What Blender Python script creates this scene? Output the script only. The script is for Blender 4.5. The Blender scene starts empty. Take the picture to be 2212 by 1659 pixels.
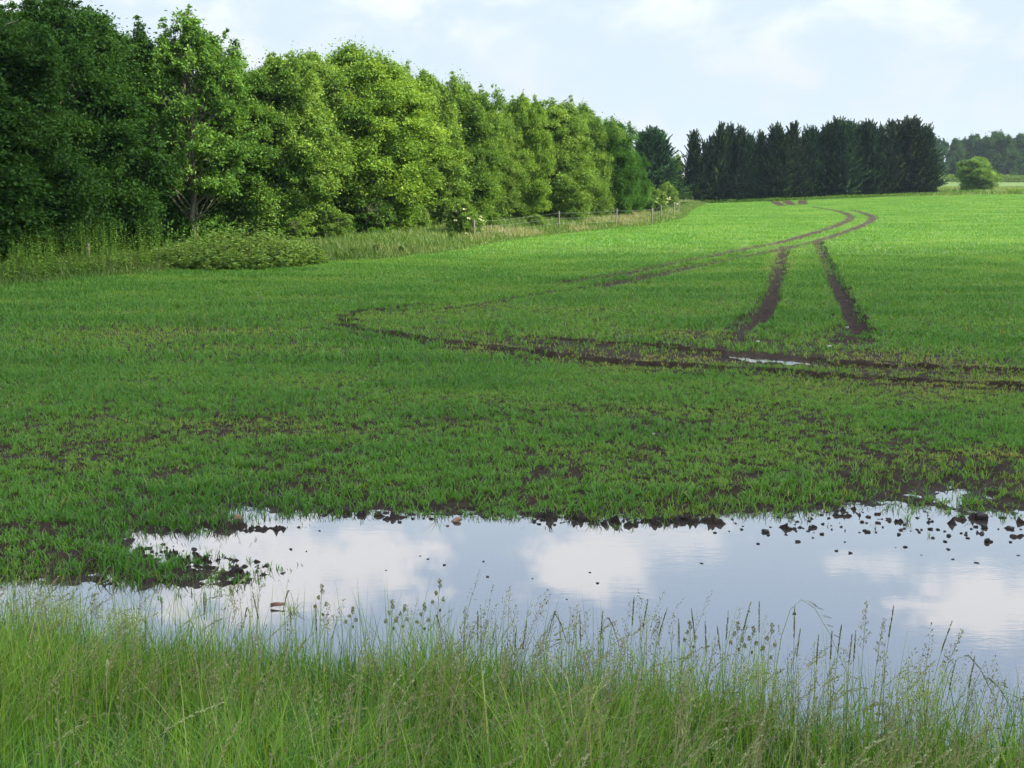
import bpy, math, random
import numpy as np

# ------------------------------------------------------------------ camera, sky, sun, exposure
S = bpy.context.scene
COL = S.collection
rad = math.radians
CAM_H = 2.9
PITCH = 9.56
F = 1106 / math.tan(rad(22.5))           # focal length in units of a 2212 px wide picture
SUN_EL, SUN_AZ = 40.0, 97.0              # azimuth clockwise from the view direction (+Y)

cam_d = bpy.data.cameras.new('camera')
cam = bpy.data.objects.new('camera', cam_d)
COL.objects.link(cam)
cam.location = (0, 0, CAM_H)
cam.rotation_euler = (rad(90 - PITCH), 0, 0)
cam_d.sensor_width = 36
cam_d.lens = 18 / math.tan(rad(22.5))
cam_d.clip_start = 0.05
cam_d.clip_end = 9000
S.camera = cam

SUN_DIR = np.array([math.cos(rad(SUN_EL)) * math.sin(rad(SUN_AZ)), math.cos(rad(SUN_EL)) * math.cos(rad(SUN_AZ)), math.sin(rad(SUN_EL))])
sun_d = bpy.data.lights.new('sun', 'SUN')
sun_d.energy = 4.6
sun_d.angle = rad(0.5)
sun_d.color = (1.0, 0.93, 0.78)
sun = bpy.data.objects.new('sun', sun_d)
COL.objects.link(sun)
sun.rotation_euler = (rad(90 - SUN_EL), 0, rad(180 - SUN_AZ))

S.view_settings.view_transform = 'Standard'
S.view_settings.look = 'None'
S.view_settings.exposure = 1.6
S.view_settings.gamma = 1.0
S.view_settings.use_curve_mapping = False


class NT:
    """small helper that adds and wires shader nodes"""
    def __init__(self, tree):
        self.t = tree
        tree.nodes.clear()

    def n(self, kind, **kw):
        nd = self.t.nodes.new(kind)
        for k, v in kw.items():
            if k.startswith('i_'):
                key = k[2:]
                key = int(key) if key.isdigit() else key.replace('_', ' ')
                self.set(nd.inputs[key], v)
            else:
                setattr(nd, k, v)
        return nd

    def set(self, sock, v):
        if isinstance(v, bpy.types.NodeSocket):
            self.t.links.new(v, sock)
        else:
            sock.default_value = v

    def m(self, op, a, b=0.0, c=0.0):
        nd = self.n('ShaderNodeMath', operation=op)
        for i, v in enumerate((a, b, c)):
            self.set(nd.inputs[i], v)
        return nd.outputs[0]

    def ramp(self, fac, stops, interp='LINEAR'):
        nd = self.n('ShaderNodeValToRGB')
        cr = nd.color_ramp
        cr.interpolation = interp
        while len(cr.elements) < len(stops):
            cr.elements.new(0.5)
        for e, (p, c) in zip(cr.elements, stops):
            e.position = p
            e.color = (*c, 1) if len(c) == 3 else c
        self.set(nd.inputs[0], fac)
        return nd.outputs[0]

    def mix(self, fac, a, b, mode='MIX'):
        nd = self.n('ShaderNodeMix', data_type='RGBA', blend_type=mode)
        self.set(nd.inputs[0], fac)
        self.set(nd.inputs[6], a)
        self.set(nd.inputs[7], b)
        return nd.outputs[2]

    def noise(self, vec, scale, detail=4, rough=0.55, dist=0.0):
        nd = self.n('ShaderNodeTexNoise')
        if vec is not None:
            self.set(nd.inputs['Vector'], vec)
        nd.inputs['Scale'].default_value = scale
        nd.inputs['Detail'].default_value = detail
        nd.inputs['Roughness'].default_value = rough
        nd.inputs['Distortion'].default_value = dist
        return nd.outputs[0]

    def sstep(self, x, lo, hi):
        nd = self.n('ShaderNodeMapRange', interpolation_type='SMOOTHSTEP')
        self.set(nd.inputs[0], x)
        nd.inputs[1].default_value = lo
        nd.inputs[2].default_value = hi
        return nd.outputs[0]


def v2el(v):
    return PITCH + math.degrees(math.atan((v - 829.5) / F))


def make_world():
    w = bpy.data.worlds.new('World')
    S.world = w
    w.use_nodes = True
    t = NT(w.node_tree)
    sky = t.n('ShaderNodeTexSky', sky_type='NISHITA')
    sky.sun_disc = False
    sky.sun_elevation = rad(SUN_EL)
    sky.sun_rotation = rad(SUN_AZ)
    sky.altitude = 30
    sky.air_density = 1.0
    sky.dust_density = 0.8
    sky.ozone_density = 1.5
    tc = t.n('ShaderNodeTexCoord')
    sp = t.n('ShaderNodeSeparateXYZ')
    t.set(sp.inputs[0], tc.outputs['Generated'])
    x, y, z = sp.outputs
    az = t.m('MULTIPLY', t.m('ARCTAN2', x, y), 57.2958)
    el = t.m('MULTIPLY', t.m('ARCSINE', z), 57.2958)
    cb = t.n('ShaderNodeCombineXYZ')
    t.set(cb.inputs[0], t.m('MULTIPLY', az, 0.12))
    t.set(cb.inputs[1], t.m('MULTIPLY', el, 0.2))
    n1 = t.noise(cb.outputs[0], 1.6, 6, 0.55, 0.3)
    n2 = t.noise(cb.outputs[0], 4.5, 5, 0.6, 0.2)
    n3 = t.noise(cb.outputs[0], 13.0, 5, 0.65, 0.2)
    wob = t.m('ADD', t.m('ADD', t.m('MULTIPLY', t.m('SUBTRACT', n1, 0.5), 2.2), t.m('MULTIPLY', t.m('SUBTRACT', n2, 0.5), 1.7)), t.m('MULTIPLY', t.m('SUBTRACT', n3, 0.5), 0.6))
    # cumulus clouds with crisp tops: (azimuth, elevation of the top, half width, depth below the top, strength)
    clouds = [(-10.5, 20.4, 8.8, 5.6, 1.0), (-20.0, 18.5, 8.0, 4.5, 0.8), (3.6, 19.8, 4.6, 4.4, 1.0), (7.0, 17.6, 4.0, 2.2, 0.7),
              (16.4, 18.0, 2.6, 1.6, 0.8), (22.5, 20.9, 4.6, 4.4, 1.0), (29.0, 23.5, 6.0, 6.0, 0.9), (-32, 25, 8, 7, 0.9),
              (0.0, 38, 14, 8, 0.8), (-30, 42, 14, 9, 0.8), (35, 45, 16, 10, 0.9)]
    mask = None
    for ca, ct, hw, dp, st in clouds:
        dx = t.m('DIVIDE', t.m('SUBTRACT', az, ca), hw)
        mid = ct - dp * 0.5
        dy = t.m('DIVIDE', t.m('SUBTRACT', el, mid), dp * 0.5)
        r = t.m('SQRT', t.m('ADD', t.m('MULTIPLY', dx, dx), t.m('MULTIPLY', dy, dy)))
        inside = t.m('ADD', t.m('SUBTRACT', 1.0, r), wob)
        # soft below, crisp on top
        m = t.m('MULTIPLY', t.sstep(inside, -0.05, 0.62), st)
        mask = m if mask is None else t.m('MAXIMUM', mask, m)
    # low thin cloud across the visible strip of sky
    low = t.m('MULTIPLY', t.sstep(n1, 0.42, 0.68), t.m('SUBTRACT', 1.0, t.sstep(el, 9.0, 14.0)))
    low2 = t.m('MULTIPLY', low, 0.65)
    high = t.m('MULTIPLY', t.sstep(t.noise(tc.outputs['Generated'], 2.6, 6, 0.6, 0.4), 0.42, 0.62), t.sstep(el, 24.0, 34.0))
    mask = t.m('MAXIMUM', t.m('MAXIMUM', mask, low2), high)
    blue = t.mix(1.0, sky.outputs[0], SKY_MUL, 'MULTIPLY')
    low_sky = t.ramp(t.m('DIVIDE', el, 40.0), [(0.0, HORIZON), (0.20, LOW_SKY), (0.38, MID_SKY), (0.56, HIGH_SKY)])
    base = t.mix(t.sstep(el, 26.0, 40.0), low_sky, blue)
    cl_col = t.mix(t.sstep(el, 3.0, 20.0), CLOUD_LOW, CLOUD_HIGH)
    col = t.mix(mask, base, cl_col)
    bg = t.n('ShaderNodeBackground')
    t.set(bg.inputs[0], col)
    bg.inputs[1].default_value = 0.12
    out = t.n('ShaderNodeOutputWorld')
    t.t.links.new(bg.outputs[0], out.inputs[0])


SKY_MUL = (1.7, 1.6, 1.5, 1)
HORIZON = (2.05, 2.4, 2.65)
LOW_SKY = (2.05, 2.42, 2.72)
MID_SKY = (3.9, 4.75, 5.7)
HIGH_SKY = (3.3, 4.35, 6.0)
CLOUD_LOW = (2.45, 2.5, 2.55, 1)
CLOUD_HIGH = (6.9, 7.0, 7.3, 1)
make_world()

cy = S.cycles
cy.use_denoising = True
cy.max_bounces = 7
cy.diffuse_bounces = 3
cy.glossy_bounces = 3
cy.transmission_bounces = 4
cy.transparent_max_bounces = 8
cy.volume_bounces = 0
cy.use_adaptive_sampling = True
cy.adaptive_threshold = 0.015
cy.sample_clamp_indirect = 6.0
cy.caustics_reflective = False
cy.caustics_refractive = False

# ------------------------------------------------------------------ helpers
RNG = np.random.default_rng(7)
sp_, cp_ = math.sin(rad(PITCH)), math.cos(rad(PITCH))


def ray(u, v):
    u = np.asarray(u, float)
    v = np.asarray(v, float)
    a = (u - 1106) / F
    b = (829.5 - v) / F
    return a, cp_ + b * sp_, -sp_ + b * cp_


def at(u, v, z=0.0):
    """point on the height z seen at (u, v) of the 2212 px wide photograph"""
    a, b, c = ray(u, v)
    k = (z - CAM_H) / c
    return np.stack([a * k, b * k], -1)


def at_depth(u, v, y):
    a, b, c = ray(u, v)
    k = y / b
    return a * k, y, CAM_H + c * k


def sst(x, a, b):
    t = np.clip((x - a) / (b - a), 0, 1)
    return t * t * (3 - 2 * t)


_tab = np.random.default_rng(3).random((256, 256))


def vnoise(x, y, seed=0):
    x = np.asarray(x, float) + seed * 17.37
    y = np.asarray(y, float) + seed * 9.71
    xi = np.floor(x).astype(int)
    yi = np.floor(y).astype(int)
    fx, fy = x - xi, y - yi
    fx = fx * fx * (3 - 2 * fx)
    fy = fy * fy * (3 - 2 * fy)
    g = lambda i, j: _tab[i & 255, j & 255]
    return (g(xi, yi) * (1 - fx) + g(xi + 1, yi) * fx) * (1 - fy) + (g(xi, yi + 1) * (1 - fx) + g(xi + 1, yi + 1) * fx) * fy


def fbm(x, y, oct=4, seed=0):
    s, a, tot = 0, 0.5, 0
    for k in range(oct):
        s = s + a * vnoise(x * 2 ** k, y * 2 ** k, seed + k)
        tot += a
        a *= 0.5
    return s / tot


def seg_dist(px, py, pts, closed=False):
    """distance to a polyline, and the distance travelled along it"""
    best = np.full(px.shape, 1e9)
    along = np.zeros(px.shape)
    L = 0.0
    n = len(pts)
    for i in range(n if closed else n - 1):
        ax, ay = pts[i]
        bx, by = pts[(i + 1) % n]
        dx, dy = bx - ax, by - ay
        l2 = dx * dx + dy * dy + 1e-12
        t = np.clip(((px - ax) * dx + (py - ay) * dy) / l2, 0, 1)
        d = np.hypot(px - ax - t * dx, py - ay - t * dy)
        m = d < best
        best = np.where(m, d, best)
        along = np.where(m, L + t * math.sqrt(l2), along)
        L += math.sqrt(l2)
    return best, along


def in_poly(px, py, pts):
    ins = np.zeros(px.shape, bool)
    n = len(pts)
    for i in range(n):
        ax, ay = pts[i]
        bx, by = pts[(i + 1) % n]
        if ay == by:
            continue
        c = ((ay > py) != (by > py)) & (px < (bx - ax) * (py - ay) / (by - ay) + ax)
        ins ^= c
    return ins


def smooth_line(pts, n=4):
    """Catmull-Rom through the points"""
    p = np.asarray(pts, float)
    p = np.vstack([2 * p[0] - p[1], p, 2 * p[-1] - p[-2]])
    out = []
    for i in range(1, len(p) - 2):
        for k in range(n):
            t = k / n
            a, b, c, d = p[i - 1], p[i], p[i + 1], p[i + 2]
            out.append(0.5 * (2 * b + (c - a) * t + (2 * a - 5 * b + 4 * c - d) * t * t + (3 * b - a - 3 * c + d) * t ** 3))
    out.append(p[-2])
    return np.array(out)


def mk_mesh(name, verts, quads=None, tris=None, face_attr=None, vert_attr=None, smooth=False):
    me = bpy.data.meshes.new(name)
    verts = np.ascontiguousarray(verts, np.float32)
    quads = np.zeros((0, 4), np.int32) if quads is None else np.ascontiguousarray(quads, np.int32).reshape(-1, 4)
    tris = np.zeros((0, 3), np.int32) if tris is None else np.ascontiguousarray(tris, np.int32).reshape(-1, 3)
    nq, nt = len(quads), len(tris)
    me.vertices.add(len(verts))
    me.vertices.foreach_set('co', verts.ravel())
    me.loops.add(nq * 4 + nt * 3)
    me.loops.foreach_set('vertex_index', np.concatenate([quads.ravel(), tris.ravel()]))
    me.polygons.add(nq + nt)
    me.polygons.foreach_set('loop_start', np.concatenate([np.arange(nq) * 4, nq * 4 + np.arange(nt) * 3]).astype(np.int32))
    if smooth:
        me.polygons.foreach_set('use_smooth', np.ones(nq + nt, bool))
    for nm, a in (face_attr or {}).items():
        at_ = me.attributes.new(nm, 'FLOAT', 'FACE')
        at_.data.foreach_set('value', np.ascontiguousarray(a, np.float32))
    for nm, a in (vert_attr or {}).items():
        at_ = me.attributes.new(nm, 'FLOAT', 'POINT')
        at_.data.foreach_set('value', np.ascontiguousarray(a, np.float32))
    me.update(calc_edges=True)
    me.validate()
    return me


def obj(name, me, mat=None, parent=None, label=None, cat=None, group=None, kind=None, loc=(0, 0, 0), rz=0.0, sc=None):
    o = bpy.data.objects.new(name, me)
    COL.objects.link(o)
    o.location = loc
    o.rotation_euler = (0, 0, rz)
    if sc is not None:
        o.scale = sc
    if mat is not None and me is not None and not me.materials:
        me.materials.append(mat)
    if parent is not None:
        o.parent = parent
    for k, v in (('label', label), ('category', cat), ('group', group), ('kind', kind)):
        if v:
            o[k] = v
    return o


class Acc:
    """collects pieces of mesh"""
    def __init__(self):
        self.v, self.q, self.t, self.qa, self.ta, self.n = [], [], [], [], [], 0

    def add(self, v, q=None, t=None, qa=0.5, ta=0.5):
        v = np.asarray(v, float)
        self.v.append(v)
        if q is not None and len(q):
            q = np.asarray(q)
            self.q.append(q + self.n)
            self.qa.append(np.broadcast_to(qa, (len(q),)))
        if t is not None and len(t):
            t = np.asarray(t)
            self.t.append(t + self.n)
            self.ta.append(np.broadcast_to(ta, (len(t),)))
        self.n += len(v)

    def mesh(self, name, smooth=False):
        c = lambda l, k: np.concatenate(l) if l else np.zeros((0, k), int)
        a = lambda l: np.concatenate(l) if l else np.zeros(0)
        return mk_mesh(name, np.concatenate(self.v), c(self.q, 4), c(self.t, 3), {'tint': np.concatenate([a(self.qa), a(self.ta)])}, smooth=smooth)


def tube(acc, pts, radii, sides=6, tint=0.5, cap=True):
    pts = np.asarray(pts, float)
    n = len(pts)
    radii = np.broadcast_to(radii, (n,))
    tan = np.gradient(pts, axis=0)
    tan /= np.linalg.norm(tan, axis=1)[:, None] + 1e-9
    ref = np.where(np.abs(tan[:, 2:3]) > 0.9, np.array([[1.0, 0, 0]]), np.array([[0, 0, 1.0]]))
    a = np.cross(tan, ref)
    a /= np.linalg.norm(a, axis=1)[:, None] + 1e-9
    b = np.cross(tan, a)
    an = np.arange(sides) / sides * 2 * math.pi
    v = pts[:, None] + radii[:, None, None] * (np.cos(an)[None, :, None] * a[:, None] + np.sin(an)[None, :, None] * b[:, None])
    i = np.arange(n - 1)[:, None] * sides
    k = np.arange(sides)[None]
    k2 = (k + 1) % sides
    q = np.stack([i + k, i + k2, i + sides + k2, i + sides + k], -1).reshape(-1, 4)
    v = v.reshape(-1, 3)
    t = None
    if cap:
        v = np.vstack([v, pts[-1]])
        kk = np.arange(sides)
        t = np.stack([(n - 1) * sides + kk, (n - 1) * sides + (kk + 1) % sides, np.full(sides, n * sides)], -1)
    acc.add(v, q, t, tint, tint)


def ribbons(acc, bx, by, bz, h, w, yaw, lean, droop, nseg, tint, power=0.7, tw=None):
    """many grass blades at once: curved, tapering strips"""
    n = len(bx)
    tw = np.zeros(n) if tw is None else tw
    nv = 2 * nseg + 1
    V = np.zeros((n, nv, 3))
    dx, dy = np.cos(yaw), np.sin(yaw)
    wx, wy = np.cos(yaw + math.pi / 2 + tw), np.sin(yaw + math.pi / 2 + tw)
    for k in range(nseg + 1):
        s = k / nseg
        off = h * lean * (s ** 1.7)
        z = bz + h * (s - droop * s ** 2.6)
        ww = w * 0.5 * (1 - s) ** power * (0.75 + 0.5 * min(1, s * 3))
        if k < nseg:
            V[:, 2 * k] = np.stack([bx + dx * off - wx * ww, by + dy * off - wy * ww, z], -1)
            V[:, 2 * k + 1] = np.stack([bx + dx * off + wx * ww, by + dy * off + wy * ww, z], -1)
        else:
            V[:, 2 * k] = np.stack([bx + dx * off, by + dy * off, z], -1)
    base = np.arange(n)[:, None] * nv
    q = None
    if nseg > 1:
        q = np.concatenate([base + np.array([[2 * k, 2 * k + 1, 2 * k + 3, 2 * k + 2]]) for k in range(nseg - 1)])
    k = nseg - 1
    t = base + np.array([[2 * k, 2 * k + 1, 2 * k + 2]])
    acc.add(V.reshape(-1, 3), q, t, np.tile(tint, nseg - 1) if nseg > 1 else 0, tint)


def leaves(acc, c, axis, normal, length, width, tint, fold=0.18):
    """rhombic leaves bent along the midrib, one quad pair each"""
    n = len(c)
    axis = axis / (np.linalg.norm(axis, axis=1)[:, None] + 1e-9)
    side = np.cross(normal, axis)
    side /= np.linalg.norm(side, axis=1)[:, None] + 1e-9
    up = np.cross(axis, side)
    L = length[:, None]
    W = width[:, None]
    V = np.stack([c - axis * L * 0.5, c + side * W * 0.5 + up * L * fold * 0.5 - axis * L * 0.05, c + axis * L * 0.5 - up * L * fold * 0.6, c - side * W * 0.5 + up * L * fold * 0.5 - axis * L * 0.05], 1)
    b = np.arange(n)[:, None] * 4
    acc.add(V.reshape(-1, 3), None, np.concatenate([b + np.array([[0, 1, 2]]), b + np.array([[0, 2, 3]])]), 0, np.tile(tint, 2))


def rand_dirs(n, rng):
    v = rng.normal(size=(n, 3))
    return v / np.linalg.norm(v, axis=1)[:, None]


# ------------------------------------------------------------------ materials
def new_mat(name):
    m = bpy.data.materials.new(name)
    m.use_nodes = True
    return m, NT(m.node_tree)


def leaf_mat(name, stops, trans=0.3, rough=0.5, spec=0.3, use_obj=False, tcol=None):
    m, t = new_mat(name)
    a = t.n('ShaderNodeAttribute', attribute_name='tint')
    col = t.ramp(a.outputs['Fac'], stops)
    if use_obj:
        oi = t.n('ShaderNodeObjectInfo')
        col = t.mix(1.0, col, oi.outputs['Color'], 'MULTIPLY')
    p = t.n('ShaderNodeBsdfPrincipled')
    t.set(p.inputs['Base Color'], col)
    p.inputs['Roughness'].default_value = rough
    p.inputs['Specular IOR Level'].default_value = spec
    tr = t.n('ShaderNodeBsdfTranslucent')
    t.set(tr.inputs[0], t.mix(1.0, col, tcol or (1.5, 1.35, 0.6, 1), 'MULTIPLY'))
    mx = t.n('ShaderNodeMixShader')
    mx.inputs[0].default_value = trans
    t.t.links.new(p.outputs[0], mx.inputs[1])
    t.t.links.new(tr.outputs[0], mx.inputs[2])
    o = t.n('ShaderNodeOutputMaterial')
    t.t.links.new(mx.outputs[0], o.inputs[0])
    return m


def solid_mat(name, c1, c2, scale=8.0, rough=0.85, bump=0.3, spec=0.3, detail=6):
    m, t = new_mat(name)
    tc = t.n('ShaderNodeTexCoord')
    nz = t.noise(tc.outputs['Object'], scale, detail, 0.6)
    p = t.n('ShaderNodeBsdfPrincipled')
    t.set(p.inputs['Base Color'], t.ramp(nz, [(0.3, c1), (0.7, c2)]))
    p.inputs['Roughness'].default_value = rough
    p.inputs['Specular IOR Level'].default_value = spec
    b = t.n('ShaderNodeBump')
    b.inputs['Strength'].default_value = bump
    b.inputs['Distance'].default_value = 0.02
    t.set(b.inputs['Height'], nz)
    t.t.links.new(b.outputs[0], p.inputs['Normal'])
    o = t.n('ShaderNodeOutputMaterial')
    t.t.links.new(p.outputs[0], o.inputs[0])
    return m


def ground_mat():
    m, t = new_mat('soil')
    geo = t.n('ShaderNodeNewGeometry')
    pos = geo.outputs['Position']
    n1 = t.noise(pos, 2.2, 8, 0.65)
    n2 = t.noise(pos, 17.0, 6, 0.65)
    nb = t.noise(pos, 0.35, 4, 0.6)
    soil = t.ramp(t.m('ADD', t.m('MULTIPLY', n1, 0.55), t.m('MULTIPLY', n2, 0.45)), [(0.32, (0.016, 0.0105, 0.0065)), (0.52, (0.037, 0.0245, 0.0145)), (0.72, (0.075, 0.051, 0.032))])
    cov = t.n('ShaderNodeAttribute', attribute_name='cover').outputs['Fac']
    mead = t.n('ShaderNodeAttribute', attribute_name='meadow').outputs['Fac']
    wet = t.n('ShaderNodeAttribute', attribute_name='wet').outputs['Fac']
    green = t.ramp(n2, [(0.35, (0.034, 0.085, 0.012)), (0.65, (0.075, 0.16, 0.024))])
    meadow = t.ramp(t.m('ADD', t.m('MULTIPLY', nb, 0.6), t.m('MULTIPLY', n1, 0.4)), [(0.35, (0.055, 0.11, 0.022)), (0.55, (0.085, 0.13, 0.032)), (0.7, (0.115, 0.145, 0.045))])
    c = t.mix(cov, soil, green)
    c = t.mix(mead, c, meadow)
    # wet mud is darker, a property of the mud itself
    c = t.mix(t.m('MULTIPLY', wet, 0.45), c, (0.016, 0.011, 0.008, 1))
    p = t.n('ShaderNodeBsdfPrincipled')
    t.set(p.inputs['Base Color'], c)
    t.set(p.inputs['Roughness'], t.m('SUBTRACT', 0.97, t.m('MULTIPLY', wet, 0.35)))
    p.inputs['Specular IOR Level'].default_value = 0.12
    b = t.n('ShaderNodeBump')
    b.inputs['Strength'].default_value = 0.7
    b.inputs['Distance'].default_value = 0.03
    t.set(b.inputs['Height'], t.noise(pos, 28.0, 5, 0.7))
    t.t.links.new(b.outputs[0], p.inputs['Normal'])
    o = t.n('ShaderNodeOutputMaterial')
    t.t.links.new(p.outputs[0], o.inputs[0])
    return m


def water_mat():
    m, t = new_mat('flood_water')
    geo = t.n('ShaderNodeNewGeometry')
    mp = t.n('ShaderNodeMapping')
    mp.inputs['Scale'].default_value = (1.0, 3.2, 1.0)
    t.set(mp.inputs[0], geo.outputs['Position'])
    n = t.m('ADD', t.m('MULTIPLY', t.noise(mp.outputs[0], 3.0, 3, 0.5, 0.6), 0.7), t.m('MULTIPLY', t.noise(mp.outputs[0], 13.0, 2, 0.5), 0.3))
    patch = t.sstep(t.noise(geo.outputs['Position'], 0.6, 3, 0.5), 0.42, 0.62)
    b = t.n('ShaderNodeBump')
    t.set(b.inputs['Strength'], t.m('ADD', 0.003, t.m('MULTIPLY', patch, 0.011)))
    b.inputs['Distance'].default_value = 0.05
    t.set(b.inputs['Height'], n)
    p = t.n('ShaderNodeBsdfPrincipled')
    p.inputs['Base Color'].default_value = (0.05, 0.04, 0.03, 1)
    p.inputs['Roughness'].default_value = 0.015
    p.inputs['IOR'].default_value = WATER_IOR
    t.t.links.new(b.outputs[0], p.inputs['Normal'])
    o = t.n('ShaderNodeOutputMaterial')
    t.t.links.new(p.outputs[0], o.inputs[0])
    return m


WATER_IOR = 2.1
M_GROUND = ground_mat()
M_WATER = water_mat()
M_CROP = leaf_mat('crop_leaf', [(0.0, (0.045, 0.14, 0.010)), (0.35, (0.08, 0.22, 0.016)), (0.6, (0.125, 0.27, 0.024)), (0.8, (0.18, 0.285, 0.03)), (0.92, (0.28, 0.28, 0.045)), (1.0, (0.36, 0.29, 0.08))], 0.3, 0.5, 0.3)
M_GRASS = leaf_mat('grass_leaf', [(0.0, (0.025, 0.08, 0.005)), (0.3, (0.075, 0.19, 0.009)), (0.55, (0.17, 0.31, 0.016)), (0.8, (0.28, 0.36, 0.055)), (1.0, (0.42, 0.38, 0.16))], 0.25, 0.5, 0.3)
M_SEED = leaf_mat('seed_head', [(0.0, (0.1, 0.085, 0.045)), (0.35, (0.2, 0.18, 0.09)), (0.7, (0.3, 0.31, 0.13)), (1.0, (0.44, 0.45, 0.24))], 0.25, 0.7, 0.2)
M_ROUGH = leaf_mat('rough_grass', [(0.0, (0.04, 0.1, 0.013)), (0.4, (0.09, 0.165, 0.026)), (0.7, (0.18, 0.2, 0.07)), (1.0, (0.32, 0.29, 0.18))], 0.3, 0.6, 0.25)
M_TREE = leaf_mat('tree_leaf', [(0.0, (0.025, 0.065, 0.011)), (0.5, (0.088, 0.18, 0.028)), (1.0, (0.18, 0.29, 0.055))], 0.3, 0.65, 0.08, True)
M_CONIFER = leaf_mat('conifer_leaf', [(0.0, (0.006, 0.018, 0.011)), (0.6, (0.013, 0.036, 0.018)), (1.0, (0.07, 0.13, 0.035))], 0.08, 0.7, 0.1, True)
M_FLOWER = leaf_mat('blossom', [(0.0, (0.4, 0.42, 0.22)), (1.0, (0.62, 0.62, 0.42))], 0.2, 0.7, 0.2)
M_BARK = solid_mat('bark', (0.05, 0.04, 0.028), (0.17, 0.14, 0.1), 9.0)
M_PALEBARK = solid_mat('pale_bark', (0.07, 0.065, 0.04), (0.17, 0.155, 0.1), 9.0)
M_POST = solid_mat('weathered_wood', (0.1, 0.09, 0.07), (0.22, 0.2, 0.16), 14.0)
M_WIRE = solid_mat('galvanised_wire', (0.25, 0.26, 0.27), (0.36, 0.37, 0.38), 30.0, 0.45)
M_CLOD = solid_mat('wet_clod', (0.018, 0.012, 0.008), (0.05, 0.033, 0.02), 30.0, 0.6, 0.8, 0.4)
M_STONE = solid_mat('brown_stone', (0.16, 0.09, 0.05), (0.36, 0.23, 0.14), 22.0, 0.7, 0.5)
M_FLINT = solid_mat('white_flint', (0.3, 0.28, 0.24), (0.48, 0.46, 0.42), 22.0, 0.6, 0.4)
M_DEADLEAF = solid_mat('dead_leaf', (0.1, 0.035, 0.02), (0.24, 0.1, 0.06), 30.0, 0.6, 0.4)

# ------------------------------------------------------------------ lie of the land
WATER_Z = -0.05
POND = at(*np.array([(-1100, 1268), (-400, 1262), (0, 1258), (100, 1252), (200, 1254), (300, 1262), (420, 1262), (520, 1252), (545, 1240), (520, 1228), (430, 1215), (350, 1205),
    (300, 1192), (268, 1172), (280, 1155), (330, 1150), (400, 1147), (470, 1140), (490, 1122), (480, 1103), (520, 1094), (600, 1103), (700, 1108), (800, 1104), (900, 1106), (950, 1110), (1050, 1113), (1150, 1112),
    (1250, 1120), (1380, 1122), (1500, 1122), (1600, 1114), (1700, 1111), (1780, 1100), (1840, 1090), (1900, 1084), (1960, 1092), (2020, 1100), (2090, 1108), (2160, 1108), (2212, 1106), (2400, 1100), (2800, 1110), (3600, 1112), (3600, 1850), (2800, 1800),
    (2400, 1760), (2212, 1720), (1900, 1660), (1600, 1605), (1300, 1550), (1000, 1522), (700, 1492), (450, 1466), (200, 1440), (0, 1425), (-400, 1405), (-1100, 1390)]).T, WATER_Z)
SMALL = at(*np.array([(2020, 1078), (2040, 1062), (2070, 1058), (2095, 1068), (2090, 1082), (2050, 1088)]).T, WATER_Z)
NEAR_X = [-9, -4.4, -3.2, -2, -1, 0, 1, 2, 2.9, 9]
_np_ = POND[-15:]


def near_shore(x):
    o = np.argsort(_np_[:, 0])
    return np.interp(x, _np_[o, 0], _np_[o, 1])


BARS = [  # low ridges of soil standing out of the water: image polyline, half width (m), height
    ([(330, 1142), (420, 1141), (500, 1138), (600, 1146)], 0.10, 0.055),
    ([(300, 1190), (380, 1205), (450, 1222), (520, 1235)], 0.17, 0.03),
    ([(250, 1250), (340, 1250), (430, 1245), (520, 1238)], 0.10, 0.03),
    ([(760, 1112), (860, 1120)], 0.07, 0.05),
    ([(1180, 1122), (1300, 1128), (1420, 1132), (1540, 1128)], 0.10, 0.03),
    ([(1830, 1108), (1920, 1120), (2010, 1130), (2100, 1142), (2230, 1168)], 0.14, 0.035),
    ([(2080, 1120), (2230, 1132)], 0.08, 0.03),
    ([(1700, 1140), (1780, 1146), (1860, 1142)], 0.09, 0.042),
]
BARS = [(at(*np.array(p).T, WATER_Z), w, h) for p, w, h in BARS]

FIELD_EDGE = at(*np.array([(-500, 655), (0, 620), (180, 603), (330, 588), (480, 577), (640, 567), (700, 570), (800, 562), (900, 552), (1000, 537), (1100, 519), (1250, 501), (1400, 487), (1470, 472), (1490, 455), (1520, 442), (1545, 437)]).T, 0.0)
FIELD_FAR = 128.0


def edge_x(y):
    """x of the left edge of the crop at distance y"""
    o = np.argsort(FIELD_EDGE[:, 1])
    return np.interp(y, FIELD_EDGE[o, 1], FIELD_EDGE[o, 0])


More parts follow.
